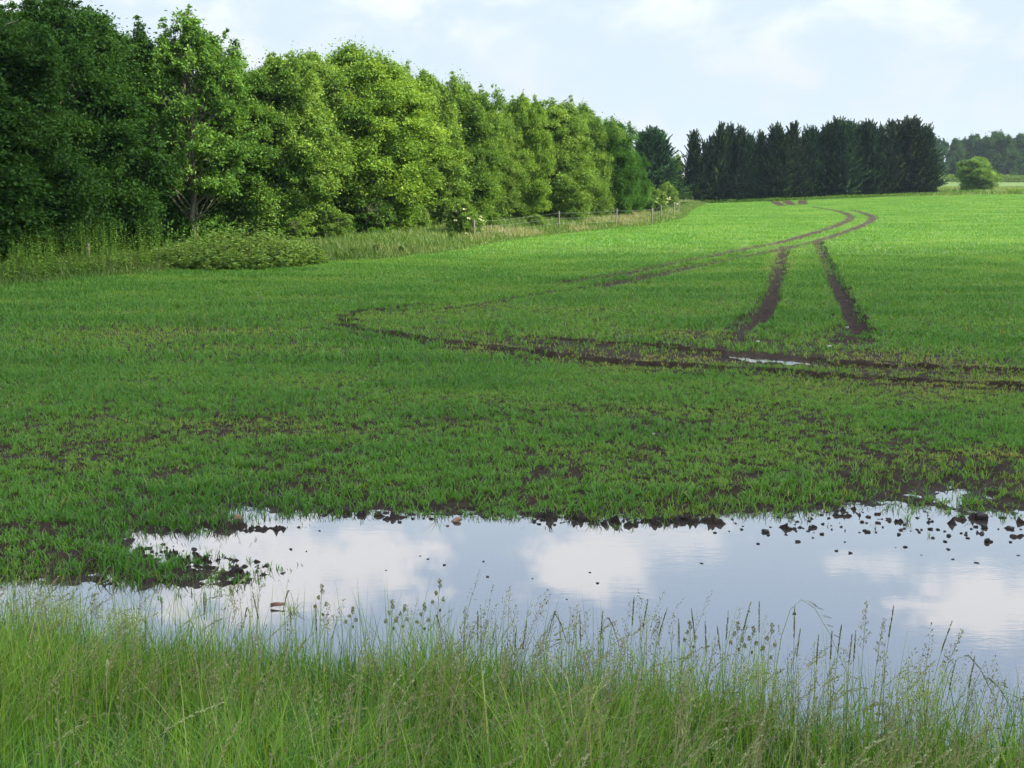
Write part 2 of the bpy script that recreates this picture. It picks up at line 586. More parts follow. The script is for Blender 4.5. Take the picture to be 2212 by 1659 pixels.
TRACKS = [  # image polyline, width (m), depth of the rut, how bare (1 = no crop), raggedness
    ([(1692, 532), (1690, 550), (1684, 580), (1674, 620), (1664, 650), (1652, 680), (1636, 706)], 0.42, 0.10, 1.0, 0.09),
    ([(1672, 615), (1645, 665), (1615, 705), (1594, 738)], 0.2, 0.05, 1.0, 0.1),
    ([(1765, 524), (1777, 550), (1790, 580), (1806, 615), (1826, 655), (1848, 700), (1862, 722)], 0.44, 0.12, 1.0, 0.09),
    ([(905, 661), (860, 668), (800, 674), (762, 682), (740, 692), (742, 702), (775, 714), (830, 724), (900, 735), (1060, 755), (1200, 772), (1350, 787), (1500, 798), (1700, 809), (1900, 824), (2100, 832), (2400, 850)], 0.38, 0.07, 0.62, 0.32),
    ([(1150, 732), (1250, 740), (1350, 748), (1500, 759), (1600, 770), (1700, 781), (1800, 788), (1950, 795), (2100, 800), (2400, 812)], 0.32, 0.075, 0.58, 0.38),
    ([(1215, 612), (1330, 597), (1450, 572), (1560, 549), (1640, 532), (1690, 523), (1760, 503), (1810, 487), (1838, 473), (1822, 464), (1790, 458), (1752, 453)], 0.72, 0.05, 0.97, 0.14),
    ([(960, 672), (1060, 658), (1180, 637), (1260, 626)], 0.4, 0.04, 0.3, 0.3),
    ([(1290, 620), (1380, 604), (1500, 578), (1640, 549), (1760, 522), (1830, 500), (1866, 487), (1886, 474), (1868, 466), (1838, 460)], 0.72, 0.05, 0.97, 0.14),
    ([(1600, 690), (1590, 740)], 0.3, 0.03, 0.6, 0.2),
    ([(1830, 715), (1840, 745)], 0.8, 0.03, 0.6, 0.3),
    ([(1670, 441), (1690, 450)], 1.0, 0.03, 1.0, 0.1),
    ([(1694, 440), (1712, 449)], 1.0, 0.03, 1.0, 0.1),
    ([(1732, 440), (1734, 449)], 1.0, 0.03, 1.0, 0.1),
]
TRACKS = [(smooth_line(at(*np.array(p).T, 0.0), 3), w, d, b, r) for p, w, d, b, r in TRACKS]
RUT_PUDDLE = at(*np.array([(1575, 769), (1600, 771), (1650, 775), (1720, 780), (1775, 787), (1760, 795), (1700, 793), (1640, 788), (1590, 780)]).T, -0.05)


def terrain(x, y):
    x = np.asarray(x, float)
    y = np.asarray(y, float)
    t = near_shore(x) - y
    z = 1.3 * sst(t, -0.1, 6.6)
    z = z + 1.0 * sst(y, 45, 132) * sst(x, 12, 52) + 0.35 * sst(y, 130, 320) * sst(x, 20, 80)
    ex = edge_x(y)
    z = z + 0.25 * sst(ex - x, 0.5, 6.0) * (y > 5)
    return z


def soil_info(x, y):
    """height, bare-soil mask of the wheel tracks, distance into the pond (negative inside)"""
    z = terrain(x, y)
    sh = np.shape(x)
    x = np.ravel(x)
    y = np.ravel(y)
    z = np.ravel(z).copy()
    bare = np.zeros(x.shape)
    trk = np.zeros(x.shape)
    d_pond = np.full(x.shape, 9.0)
    m = (y > 3) & (y < 16) & (np.abs(x) < 11)
    if m.any():
        xs, ys = x[m], y[m]
        dd = np.full(xs.shape, 9.0)
        for poly in (POND, SMALL):
            d, _ = seg_dist(xs, ys, poly, True)
            d = np.where(in_poly(xs, ys, poly), -d, d)
            dd = np.minimum(dd, d)
        dd = dd + 0.16 * (fbm(xs * 2.2, ys * 2.2, 4, 5) - 0.5)
        off = WATER_Z + np.clip(0.075 * dd, -0.13, 0.05)
        nb = fbm(xs * 9, ys * 9, 4, 11)
        off = off + ((nb - 0.5) * 0.075 + (fbm(xs * 24, ys * 24, 2, 13) - 0.5) * 0.03) * sst(dd, -0.5, 0.15)
        for pts, w, h in BARS:
            d, _ = seg_dist(xs, ys, pts)
            k = 1 - sst(d, 0, w * 2.2)
            off = off + k * (h * 0.6 + 0.3 * (fbm(xs * 19, ys * 19, 3, 21) - 0.60)) * sst(-dd, -0.2, 0.1)
        z[m] += off * (terrain(xs, ys) < 0.06) + np.where(terrain(xs, ys) >= 0.06, np.minimum(off, 0.0) * 0.3, 0)
        d_pond[m] = dd
    m = (y > 14) & (y < 135)
    if m.any():
        xs, ys = x[m], y[m]
        zz = np.zeros(xs.shape)
        bb = np.zeros(xs.shape)
        tt = np.zeros(xs.shape)
        for pts, w, dep, b, rag in TRACKS:
            lo, hi = pts.min(0) - 1.5, pts.max(0) + 1.5
            k = (xs > lo[0]) & (xs < hi[0]) & (ys > lo[1]) & (ys < hi[1])
            if not k.any():
                continue
            d, al = seg_dist(xs[k], ys[k], pts)
            d = d + rag * 2 * (fbm(xs[k] * 3.1, ys[k] * 3.1, 3, 31) - 0.5)
            mk = 1 - sst(d, w * 0.5 - 0.07, w * 0.5 + 0.07)
            lip = np.exp(-((d - w * 0.5 - 0.12) / 0.09) ** 2)
            tread = 0.025 * np.sin(al * 2 * math.pi / 0.32 + d * 4) * mk
            zz[k] = np.where(mk > 0.02, np.minimum(zz[k], -dep * mk + tread), zz[k] + 0.05 * lip * (dep / 0.1))
            bb[k] = np.maximum(bb[k], mk * b)
            tt[k] = np.maximum(tt[k], mk)
        z[m] += zz
        bare[m] = bb
        trk[m] = tt
    # cloddy surface of the whole field
    f = (y > 4) & (y < 60)
    z[f] += 0.03 * (fbm(x[f] * 6, y[f] * 6, 3, 41) - 0.5) * (d_pond[f] > 0.1)
    lo, hi = RUT_PUDDLE.min(0) - 0.4, RUT_PUDDLE.max(0) + 0.4
    f = (x > lo[0]) & (x < hi[0]) & (y > lo[1]) & (y < hi[1])
    if f.any():
        d, _ = seg_dist(x[f], y[f], RUT_PUDDLE, True)
        d = np.where(in_poly(x[f], y[f], RUT_PUDDLE), -d, d) + 0.12 * (fbm(x[f] * 4, y[f] * 4, 3, 43) - 0.45)
        z[f] = np.minimum(z[f], np.where(d < 0.12, -0.045 + 0.25 * np.clip(d, -0.2, 0.2), 9))
        bare[f] = np.maximum(bare[f], 1 - sst(d, -0.02, 0.25))
    return z.reshape(sh), bare.reshape(sh), d_pond.reshape(sh), trk.reshape(sh)


def band(u0, v0, u1, v1, half):
    return at(*np.array([(u0, v0), (u1, v1)]).T, 0.0), half


THIN = [  # patches of thin crop: ground polyline, half width (m), how much is left, how yellow
    (at(*np.array([(1150, 745), (1500, 780), (1800, 800), (2400, 832)]).T, 0.0), 1.6, 0.55, 0.35),
    (at(*np.array([(1560, 750), (1700, 760), (1900, 780)]).T, 0.0), 2.2, 0.5, 0.35),
    (at(*np.array([(900, 715), (1100, 740), (1300, 765)]).T, 0.0), 0.9, 0.6, 0.25),
    (at(*np.array([(350, 700), (600, 745)]).T, 0.0), 1.6, 0.75, 0.15),
    (at(*np.array([(-100, 900), (450, 930)]).T, 0.0), 1.3, 0.8, 0.1),
    (at(*np.array([(600, 900), (1100, 905), (1700, 920)]).T, 0.0), 1.1, 0.78, 0.08),
    (at(*np.array([(1900, 1030), (2300, 1010)]).T, 0.0), 0.9, 0.5, 0.35),
    (at(*np.array([(1500, 1085), (1850, 1070), (2212, 1080)]).T, 0.0), 0.7, 0.75, 0.35),
    (at(*np.array([(1688, 545), (1680, 600)]).T, 0.0), 0.5, 0.5, 0.3),
]


def crop_density(x, y):
    z, bare, dp, trk = soil_info(x, y)
    den = np.ones(x.shape)
    yel = np.zeros(x.shape)
    for pts, hw, left, ye in THIN:
        d, _ = seg_dist(x, y, pts)
        k = 1 - sst(d + 1.0 * hw * (fbm(x * 0.9, y * 0.9, 3, 51) - 0.5), hw * 0.5, hw * 1.3)
        den *= 1 - k * (1 - left)
        yel = np.maximum(yel, k * ye)
    clump = 0.45 * fbm(x * 1.3, y * 1.3, 3, 61) + 0.55 * fbm(x * 5.5, y * 5.5, 3, 63)
    nearf = 1 - sst(y, 11, 21)
    den *= 1 - nearf * (1 - np.clip(0.72 + (clump - 0.42) * 6.0, 0.1, 1))
    den *= 1 - bare * (1 - 0.3 * sst(y, 33, 42) * (y < 55))
    den *= sst(dp, -0.35, 0.3) * 0.92 + 0.06 * (dp > -0.55) + 0.02 * (dp > 0.3)
    den *= (x > edge_x(y) - 0.2 + 0.9 * (vnoise(x * 0.7, y * 0.7, 5) - 0.5)) & (y < FIELD_FAR)
    den *= (y > near_shore(x) + 0.9)
    return np.clip(den, 0, 1), yel, z


# ------------------------------------------------------------------ the ground sheet, wheel tracks and water
def build_ground():
    rows = np.concatenate([np.linspace(-14, 3.9, 40), np.geomspace(4, 14, 430)[:-1], np.geomspace(14, 135, 720)[:-1], np.geomspace(135, 3500, 60)])
    t = np.linspace(-1, 1, 1000)
    tt = 0.45 * t + 0.55 * t ** 3
    hw = 10 + 0.72 * np.abs(rows)
    X = hw[:, None] * tt[None]
    Y = np.repeat(rows[:, None], len(t), 1)
    Z, bare, dp, trk = soil_info(X, Y)
    cover = sst(Y, 22, 60) * 0.9 * (1 - bare) * (X > edge_x(Y))
    verge = sst(edge_x(Y) - X, -0.3, 0.5) * (Y > 12)
    far = sst(Y, FIELD_FAR - 0.5, FIELD_FAR + 1.5)
    bank = sst(near_shore(X) - Y, 0.1, 0.8)
    mead = np.maximum(far, np.maximum(verge, bank))
    wet = np.maximum(np.where(np.abs(X) < 11, 1 - sst(dp, -0.1, 0.5), 0), bare * 0.3)
    n, k = X.shape
    V = np.stack([X, Y, Z], -1).reshape(-1, 3)
    i = np.arange(n - 1)[:, None] * k + np.arange(k - 1)[None]
    q = np.stack([i, i + 1, i + k + 1, i + k], -1).reshape(-1, 4)
    istrk = (trk.reshape(-1)[q].mean(1) > 0.5)
    att = {'cover': cover.ravel(), 'meadow': mead.ravel(), 'wet': wet.ravel()}

    def part(sel):
        qq = q[sel]
        used, inv = np.unique(qq, return_inverse=True)
        return mk_mesh('ground', V[used], inv.reshape(-1, 4), None, None, {a: b[used] for a, b in att.items()}, True)
    obj('field', part(~istrk), M_GROUND, label='brown soil of the wide level field, with the grassy bank in front', cat='field', kind='structure')
    obj('wheel_track', part(istrk), M_GROUND, label='bare brown wheel tracks pressed into the green crop', cat='wheel track', kind='structure')


build_ground()


def sheet(name, poly, z, label, cat):
    c = poly.mean(0)
    v = np.vstack([np.column_stack([poly, np.full(len(poly), z)]), [[c[0], c[1], z]]])
    n = len(poly)
    t = np.stack([np.arange(n), (np.arange(n) + 1) % n, np.full(n, n)], -1)
    return obj(name, mk_mesh(name, v, None, t), M_WATER, label=label, cat=cat, kind='structure')


sheet('flood_water', np.array([(-10.8, 3.6), (10.8, 3.6), (10.8, 13.2), (-10.8, 13.2)]), WATER_Z, 'wide shallow flood pool reflecting blue sky and white clouds', 'water')
sheet('puddle', RUT_PUDDLE.mean(0) + (RUT_PUDDLE - RUT_PUDDLE.mean(0)) * 1.06, -0.045, 'thin bright puddle lying in the wheel rut across the field', 'water')

# ------------------------------------------------------------------ the young crop
def scatter(y0, y1, n, pad=1.08):
    """random points inside the wedge of ground the field of view takes in, with a margin at each side"""
    yy = np.linspace(y0, y1, 400)
    cw = np.cumsum(0.43 * pad * yy + 3.6)
    y = np.interp(RNG.random(n) * (cw[-1] - cw[0]) + cw[0], cw, yy)
    x = (RNG.random(n) * 2 - 1) * (0.43 * pad * y + 3.6)
    return x, y


def wedge_area(y0, y1, pad=1.08):
    return 0.43 * pad * (y1 ** 2 - y0 ** 2) + 7.2 * (y1 - y0)


def crop(y0, y1, per_m2, nbl, nseg, hmean, w, spread, name, label):
    n = int(wedge_area(y0, y1) * per_m2)
    x, y = scatter(y0, y1, n)
    # drilled rows run away from the camera, slightly slanted
    den, yel, _ = crop_density(x, y)
    keep = RNG.random(n) < den
    x, y, yel, den = x[keep], y[keep], yel[keep], den[keep]
    z = soil_info(x, y)[0]
    vig = fbm(x * 0.45, y * 0.9, 4, 71)          # stronger and weaker patches
    vig = np.clip((vig - 0.3) / 0.4, 0, 1)
    n = len(x)
    acc = Acc()
    R = lambda a, b: RNG.random(n) * (b - a) + a
    for b in range(nbl):
        yaw = R(0, 2 * math.pi)
        h = hmean * R(0.55, 1.15) * (0.75 + 0.5 * vig) * (0.7 + 0.3 * den)
        ox, oy = R(-1, 1) * spread, R(-1, 1) * spread
        tint = np.clip(0.62 - 0.38 * vig + RNG.normal(size=n) * 0.13 + yel * R(0.2, 1.2), 0, 1)
        old = RNG.random(n) < 0.02 + 0.10 * yel
        tint = np.where(old, R(0.85, 1.0), tint)
        ribbons(acc, x + ox, y + oy, z - 0.01, h, w * R(0.7, 1.3), yaw, R(0.15, 0.95), R(0.05, 0.6), nseg, tint, 0.6, R(-0.5, 0.5))
    obj(name, acc.mesh(name), M_CROP, label=label, cat='crop', kind='stuff')


crop(7.4, 19, 470, 5, 3, 0.098, 0.0078, 0.03, 'young_crop', 'short bright green cereal blades growing beyond the flood pool')
crop(19, 46, 150, 5, 2, 0.125, 0.014, 0.06, 'young_crop', 'green cereal blades around the curving wheel tracks')
crop(46, 128.5, 42, 5, 1, 0.125, 0.034, 0.12, 'young_crop', 'sunlit pale green crop reaching to the far conifers')


# ------------------------------------------------------------------ trees
def limb(acc, a, b, r0, r1, rng, bend=0.12, sides=6, n=5):
    a, b = np.array(a, float), np.array(b, float)
    t = np.linspace(0, 1, n)[:, None]
    L = np.linalg.norm(b - a)
    off = rng.normal(size=3) * bend * L
    p = a + (b - a) * t + np.sin(t * math.pi) * off
    p[:, 2] += (np.sin(t * math.pi) * 0.1 * L)[:, 0] * 0
    tube(acc, p, np.linspace(r0, r1, n), sides)


def broadleaf(seed, H=10.0, R=2.6, base=0.06, nclump=230, per=85, leaf=0.24, shoots=7, top=0.62, trunks=1, fill=0.22, vfreq=1.0):
    """returns crown and trunk meshes of a leafy tree H metres tall"""
    rng = np.random.default_rng(seed)
    # profile of the crown
    def prof(t):
        return np.clip(1 - np.clip(t, 0, 1) ** top, 0, 1) ** 0.6 * (0.72 + 0.28 * sst(t, 0.0, 0.35))
    lob = rng.normal(size=(14, 3))
    lob /= np.linalg.norm(lob, axis=1)[:, None]
    C, RC = [], []
    while len(C) < nclump:
        t = rng.random()
        an = rng.random() * 2 * math.pi
        d = np.array([math.cos(an), math.sin(an), (t - 0.5) * 1.6])
        d /= np.linalg.norm(d)
        bulge = 0.70 + 0.42 * max(0, (lob @ d).max()) ** 7 + 0.06 * math.sin(t * 9 * vfreq + 3 * an + seed)
        rr = prof(t) * R * bulge * (1 - 0.42 * rng.random() ** 1.4)
        if rng.random() > 0.35 + prof(t):
            continue
        z = H * (base + (0.93 - base) * t)
        C.append((rr * math.cos(an), rr * math.sin(an), z))
        RC.append(R * (0.075 + 0.14 * rng.random() ** 1.6) * (1.2 - 0.35 * t))
    for k in range(shoots):                          # leading shoots that make the ragged top
        an = rng.random() * 2 * math.pi
        r0 = R * 0.72 * rng.random()
        hh = H * (0.90 + 0.1 * rng.random() - 0.16 * (r0 / R) ** 2)
        for j in range(6):
            C.append((r0 * math.cos(an) * (1 + 0.05 * j) + rng.normal() * 0.03 * R, r0 * math.sin(an) * (1 + 0.05 * j) + rng.normal() * 0.03 * R, hh - j * 0.03 * H))
            RC.append(R * (0.045 + 0.022 * j))
    C, RC = np.array(C), np.array(RC)
    acc = Acc()
    ct = rng.normal(size=len(C)) * 0.12
    # leaves clustered in uneven tufts, thick on the outside and fraying at the rim
    idx = np.repeat(np.arange(len(C)), np.maximum(16, (per * (RC / RC.mean()) ** 2)).astype(int))
    n = len(idx)
    d = rand_dirs(n, rng)
    d[:, 2] = np.where(d[:, 2] < -0.25, -d[:, 2] * 0.8, d[:, 2])
    fray = np.where(rng.random(n) < 0.45, np.abs(rng.normal(size=n)) * 0.62 + 0.1, 0.3 + 0.7 * rng.random(n) ** 0.5)
    rr = RC[idx] * fray
    asc = 0.7 + 0.75 * rng.random((len(C), 3))
    asc[:, 2] *= 1.15
    pos = C[idx] + d * rr[:, None] * asc[idx]
    out = pos * np.array([1, 1, 0]) / (np.linalg.norm(pos[:, :2], axis=1)[:, None] + 0.3)
    nrm = d * 0.55 + out * 0.25 + np.array([0, 0, 0.5]) + rng.normal(size=(n, 3)) * 0.6
    ax = d + out * 0.5 + rng.normal(size=(n, 3)) * 0.7 + np.array([0, 0, -0.35])
    ln = leaf * (0.6 + 0.8 * rng.random(n))
    tint = np.clip(0.5 + ct[idx] + rng.normal(size=n) * 0.15, 0, 1)
    leaves(acc, pos, ax, nrm, ln, ln * (0.4 + 0.2 * rng.random(n)), tint)
    # sparse leaves inside, tinted darker to paint in the crown's inner shade
    m = int(n * fill * 0.6)
    t = rng.random(m)
    an = rng.random(m) * 2 * math.pi
    r = prof(t) * R * 0.7 * np.sqrt(rng.random(m))
    pos = np.stack([r * np.cos(an), r * np.sin(an), H * (base + (0.88 - base) * t)], -1)
    ln = leaf * 1.9 * (0.7 + 0.6 * rng.random(m))
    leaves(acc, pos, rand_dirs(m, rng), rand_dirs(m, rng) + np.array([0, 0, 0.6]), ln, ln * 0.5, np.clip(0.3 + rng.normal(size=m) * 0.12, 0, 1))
    crown = acc.mesh('crown')
    tk = Acc()
    for q in range(trunks):
        bx, by = (rng.random(2) - 0.5) * (0.9 if trunks > 1 else 0.0)
        rb = H * 0.017 * (0.5 if trunks > 1 else 1.2)
        pts = [(bx, by, -0.3)]
        for j in range(1, 8):
            pts.append((bx * (1 + 0.2 * j) + rng.normal() * 0.012 * H, by * (1 + 0.2 * j) + rng.normal() * 0.012 * H, H * 0.12 * j))
        tube(tk, pts, np.linspace(rb * 1.25, rb * 0.22, 8), 7)
        pts = np.array(pts)
        for c in C[rng.choice(len(C), min(len(C), 46), replace=False)]:
            if c[2] < H * 0.16:
                continue
            zb = max(H * 0.1, c[2] - (0.35 + 0.5 * rng.random()) * np.hypot(c[0], c[1]) - 0.4)
            st = np.array([np.interp(zb, pts[:, 2], pts[:, 0]), np.interp(zb, pts[:, 2], pts[:, 1]), zb])
            limb(tk, st, c, rb * 0.28, 0.012, rng, 0.1, 5)
    return crown, tk.mesh('trunk', True)


def conifer(seed, H=9.0, R=1.9, n=260, leaf=0.3, spires=3, blunt=2.4):
    """a dense dark conifer built of upswept plumes"""
    rng = np.random.default_rng(seed)
    acc = Acc()
    cs = [(0.0, 0.0, H * 0.985, R, n)]
    for k in range(spires):
        an = rng.random() * 6.283
        r = R * (0.35 + 0.35 * rng.random())
        cs.append((r * math.cos(an), r * math.sin(an), H * (0.84 + 0.13 * rng.random()), R * 0.55, int(n * 0.4)))
    for cx, cy_, h, r0, m in cs:
        t = np.concatenate([rng.random(m) ** 0.8 * 0.96, 0.88 + 0.12 * rng.random(max(8, m // 9))])
        m = len(t)
        an = rng.random(m) * 2 * math.pi
        pr = r0 * np.clip(1 - t ** blunt, 0.0, 1) ** 0.95 * (0.7 + 0.3 * sst(t, 0, 0.12)) * (0.62 + 0.5 * rng.random(m))
        out = np.stack([np.cos(an), np.sin(an), np.zeros(m)], -1)
        base = np.stack([cx + out[:, 0] * pr * 0.55, cy_ + out[:, 1] * pr * 0.55, t * h * 0.93], -1)
        ax = out * (0.9 - 0.5 * t)[:, None] + np.array([0, 0, 1]) * (0.35 + 0.75 * t)[:, None] + rng.normal(size=(m, 3)) * 0.16
        ax /= np.linalg.norm(ax, axis=1)[:, None]
        L = (0.55 + 0.9 * rng.random(m) ** 1.5) * (0.7 + 0.3 * (1 - t)) * (0.6 + 0.4 * r0 / R) * 1.2 + 0.25
        k = 52
        idx = np.repeat(np.arange(m), k)
        q = rng.random(m * k)
        d = rand_dirs(m * k, rng)
        w = (0.17 * (1 - q) ** 1.1 + 0.02) * np.repeat(L, k)
        pos = base[idx] + ax[idx] * (q * L[idx] + pr[idx] * 0.35)[:, None] + d * (w * (0.5 + 0.5 * rng.random(m * k)))[:, None]
        pos[:, 2] = np.maximum(pos[:, 2], 0.05)
        la = ax[idx] * 0.9 + d * 0.7
        ln = leaf * (0.55 + 0.8 * rng.random(m * k))
        tint = np.clip(0.36 + (rng.normal(size=m) * 0.16)[idx] + 0.22 * q + rng.normal(size=m * k) * 0.12, 0, 1)
        leaves(acc, pos, la, d + rng.normal(size=(m * k, 3)) * 0.4, ln, ln * 0.33, tint, 0.05)
        # closed dark inside
        j = m * 14
        tt = rng.random(j) * 0.92
        aa = rng.random(j) * 6.283
        rr = 0.72 * r0 * np.clip(1 - tt ** blunt, 0, 1) ** 0.8 * np.sqrt(rng.random(j))
        pos = np.stack([cx + rr * np.cos(aa), cy_ + rr * np.sin(aa), 0.1 + tt * h * 0.95], -1)
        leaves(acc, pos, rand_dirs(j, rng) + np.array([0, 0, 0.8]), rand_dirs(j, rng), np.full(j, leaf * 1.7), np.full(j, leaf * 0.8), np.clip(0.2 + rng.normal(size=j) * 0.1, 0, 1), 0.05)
    tk = Acc()
    tube(tk, [(0, 0, -0.3), (0, 0, H * 0.3), (0, 0, H * 0.6), (0, 0, H * 0.93)], [0.2, 0.15, 0.09, 0.02], 7)
    for k in range(26):
        z = H * (0.06 + 0.8 * k / 26)
        an = rng.random() * 6.283
        r = R * 0.6 * (1 - (z / H) ** 2)
        limb(tk, (0, 0, z), (r * math.cos(an), r * math.sin(an), z + 0.25 * r), 0.045, 0.012, rng, 0.05, 5, 4)
    return acc.mesh('crown'), tk.mesh('trunk', True)


def ground_z(x, y):
    return float(soil_info(np.array([x]), np.array([y]))[0][0])


def place_tree(name, meshes, H0, u, depth, vtop, rs, tint, label, cat='tree', group=None, bark=None, rot=None, mat=None, stem='trunk', wide=1.0):
    """stands a tree at the distance depth so that its top reaches the height seen at vtop"""
    x, y, zt = at_depth(u, vtop, depth)
    z0 = ground_z(x, y)
    k = (zt - z0) / H0
    rs = rs * wide
    e = bpy.data.objects.new(name, None)
    COL.objects.link(e)
    e.location = (x, y, z0)
    e.rotation_euler = (0, 0, random.random() * 6.28 if rot is None else rot)
    e['label'] = label
    e['category'] = cat
    if group:
        e['group'] = group
    e.empty_display_size = 0.3
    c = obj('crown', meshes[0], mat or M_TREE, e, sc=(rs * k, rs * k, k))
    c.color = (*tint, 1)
    obj(stem, meshes[1], bark or M_BARK, e, sc=(rs * k, rs * k, k))
    return e


random.seed(5)
LEAFY = [broadleaf(101, 10, 3.7, 0.02, 330, 260, 0.145, 9, 2.4, fill=0.12), broadleaf(202, 10, 3.6, 0.02, 330, 260, 0.14, 6, 3.0, fill=0.12),
         broadleaf(303, 10, 3.6, 0.02, 310, 260, 0.15, 12, 2.0, fill=0.12), broadleaf(404, 10, 4.0, 0.02, 370, 270, 0.145, 7, 3.2, fill=0.12), broadleaf(505, 10, 3.6, 0.02, 320, 250, 0.135, 9, 2.4, fill=0.12)]
OPEN_ASH = broadleaf(606, 10, 2.9, 0.22, 210, 170, 0.15, 13, 1.9, trunks=3, fill=0.02)
OAK = broadleaf(707, 8, 3.4, 0.03, 300, 240, 0.13, 14, 2.0, fill=0.12)


def stand(seed, H=1.0, R=1.5, n=330):
    """a thicket of upright leafy stems, domed on top"""
    rng = np.random.default_rng(seed)
    acc, tk = Acc(), Acc()
    a = rng.random(n) * 6.283
    q = np.sqrt(rng.random(n))
    x, y = R * q * np.cos(a), R * 0.8 * q * np.sin(a)
    h = H * (1 - 0.75 * q ** 2) * (0.5 + 0.58 * rng.random(n) ** 1.6)
    lx, ly = rng.normal(size=n) * 0.12 + 0.15 * np.cos(a) * q, rng.normal(size=n) * 0.12 + 0.15 * np.sin(a) * q
    k = 34
    for j in range(k):
        s = (j + rng.random(n)) / k
        b = rng.random(n) * 6.283
        ln = 0.105 * (1.1 - 0.55 * s) * (0.6 + 0.8 * rng.random(n))
        o = np.stack([np.cos(b), np.sin(b), -0.2 + 0.5 * rng.random(n)], -1)
        pos = np.stack([x + lx * s, y + ly * s, h * s], -1) + o * (ln * 0.7)[:, None]
        leaves(acc, pos, o, np.stack([np.cos(b) * 0.5, np.sin(b) * 0.5, np.ones(n)], -1) + rng.normal(size=(n, 3)) * 0.4, ln, ln * 0.55, np.clip(0.5 + 0.2 * s + rng.normal(size=n) * 0.15, 0, 1))
    ribbons(tk, x, y, np.full(n, -0.05), h * 1.02, np.full(n, 0.012), np.arctan2(ly, lx), np.hypot(lx, ly) / h, np.zeros(n), 2, np.full(n, 0.5))
    return acc.mesh('crown'), tk.mesh('stem')


BRAMBLE = [stand(811), stand(812, 1.0, 1.4, 300)]
SHRUB = [broadleaf(808, 2.0, 1.3, 0.02, 150, 120, 0.09, 5, 2.6, trunks=3), broadleaf(909, 2.0, 1.1, 0.02, 140, 120, 0.1, 7, 2.4, trunks=3)]
ROUND = [broadleaf(111, 14, 7.0, 0.02, 170, 170, 0.5, 3, 3.0), broadleaf(222, 14, 6.0, 0.02, 160, 170, 0.5, 6, 2.6)]
WILLOW = broadleaf(338, 4.4, 2.6, 0.02, 190, 150, 0.15, 5, 2.4, trunks=3, vfreq=2)

SHADE_DK, MID, LT, YL, BL = (0.3, 0.42, 0.4), (0.85, 0.9, 0.8), (1.35, 1.2, 1.2), (1.38, 1.24, 0.95), (0.95, 1.05, 1.25)  # dark tint paints shade into the leaves; LT, YL partly paint in sunlight
WOOD = 'trees along the wood edge'
for name, ms, u, dep, vt, rs, tint, lab in [
    ('ash_tree', 0, -150, 37, -60, 1.1, SHADE_DK, 'dark leafy tree cut off by the left border of the photo'),
    ('ash_tree', 3, -10, 40, 8, 0.95, SHADE_DK, 'dark tree at the far left, its top just inside the frame above the nettles'),
    ('ash_tree', 1, 120, 44, -45, 0.95, SHADE_DK, 'tallest dark tree, rising out of the top of the frame at the left'),
    ('ash_tree', 2, 215, 47, 18, 0.85, SHADE_DK, 'dark tree sloping down to the right of the tallest crown'),
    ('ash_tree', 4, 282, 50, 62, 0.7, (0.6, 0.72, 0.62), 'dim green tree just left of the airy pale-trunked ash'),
    ('sycamore_tree', 0, 520, 52, 112, 0.9, MID, 'green tree right of the airy ash, behind the bramble thicket'),
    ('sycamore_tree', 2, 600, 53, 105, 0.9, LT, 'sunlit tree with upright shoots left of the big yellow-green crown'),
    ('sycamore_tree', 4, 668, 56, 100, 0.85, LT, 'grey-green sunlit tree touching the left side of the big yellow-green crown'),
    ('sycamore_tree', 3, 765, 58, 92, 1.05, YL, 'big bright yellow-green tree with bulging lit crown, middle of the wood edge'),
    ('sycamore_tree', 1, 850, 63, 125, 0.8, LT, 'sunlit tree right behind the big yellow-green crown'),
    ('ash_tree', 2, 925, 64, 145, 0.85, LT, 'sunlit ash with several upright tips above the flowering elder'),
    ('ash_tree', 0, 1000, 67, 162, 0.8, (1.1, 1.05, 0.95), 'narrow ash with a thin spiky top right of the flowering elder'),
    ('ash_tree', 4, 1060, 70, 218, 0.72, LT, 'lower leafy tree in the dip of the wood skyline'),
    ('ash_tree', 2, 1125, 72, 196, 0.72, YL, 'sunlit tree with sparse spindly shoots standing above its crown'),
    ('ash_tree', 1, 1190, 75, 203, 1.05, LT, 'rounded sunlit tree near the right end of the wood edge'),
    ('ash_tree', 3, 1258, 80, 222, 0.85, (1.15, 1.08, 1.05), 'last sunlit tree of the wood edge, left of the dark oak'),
]:
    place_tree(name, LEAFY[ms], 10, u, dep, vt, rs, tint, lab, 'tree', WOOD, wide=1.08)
place_tree('ash_tree', OPEN_ASH, 10, 402, 48, 14, 0.95, (0.95, 1.0, 0.95), 'tall airy ash with pale forked trunks and sky showing through', 'tree', WOOD, M_PALEBARK)
place_tree('oak_tree', OAK, 8, 1322, 82, 252, 0.85, (0.55, 0.72, 0.6), 'dark oak with twiggy top at the end of the sunlit trees', 'tree', WOOD)
place_tree('oak_tree', OAK, 8, 1362, 88, 322, 0.85, (0.5, 0.7, 0.55), 'shorter dark oak leaning out over the verge before the lone conifer', 'tree', WOOD, rot=2.2)
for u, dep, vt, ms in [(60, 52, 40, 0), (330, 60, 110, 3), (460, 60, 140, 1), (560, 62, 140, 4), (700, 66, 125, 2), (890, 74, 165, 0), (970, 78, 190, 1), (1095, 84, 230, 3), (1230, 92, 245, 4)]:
    place_tree('ash_tree', LEAFY[ms], 10, u, dep, vt, 0.85, SHADE_DK, 'leafy tree of the second row, mostly hidden behind the wood edge', 'tree', 'second row of the wood')

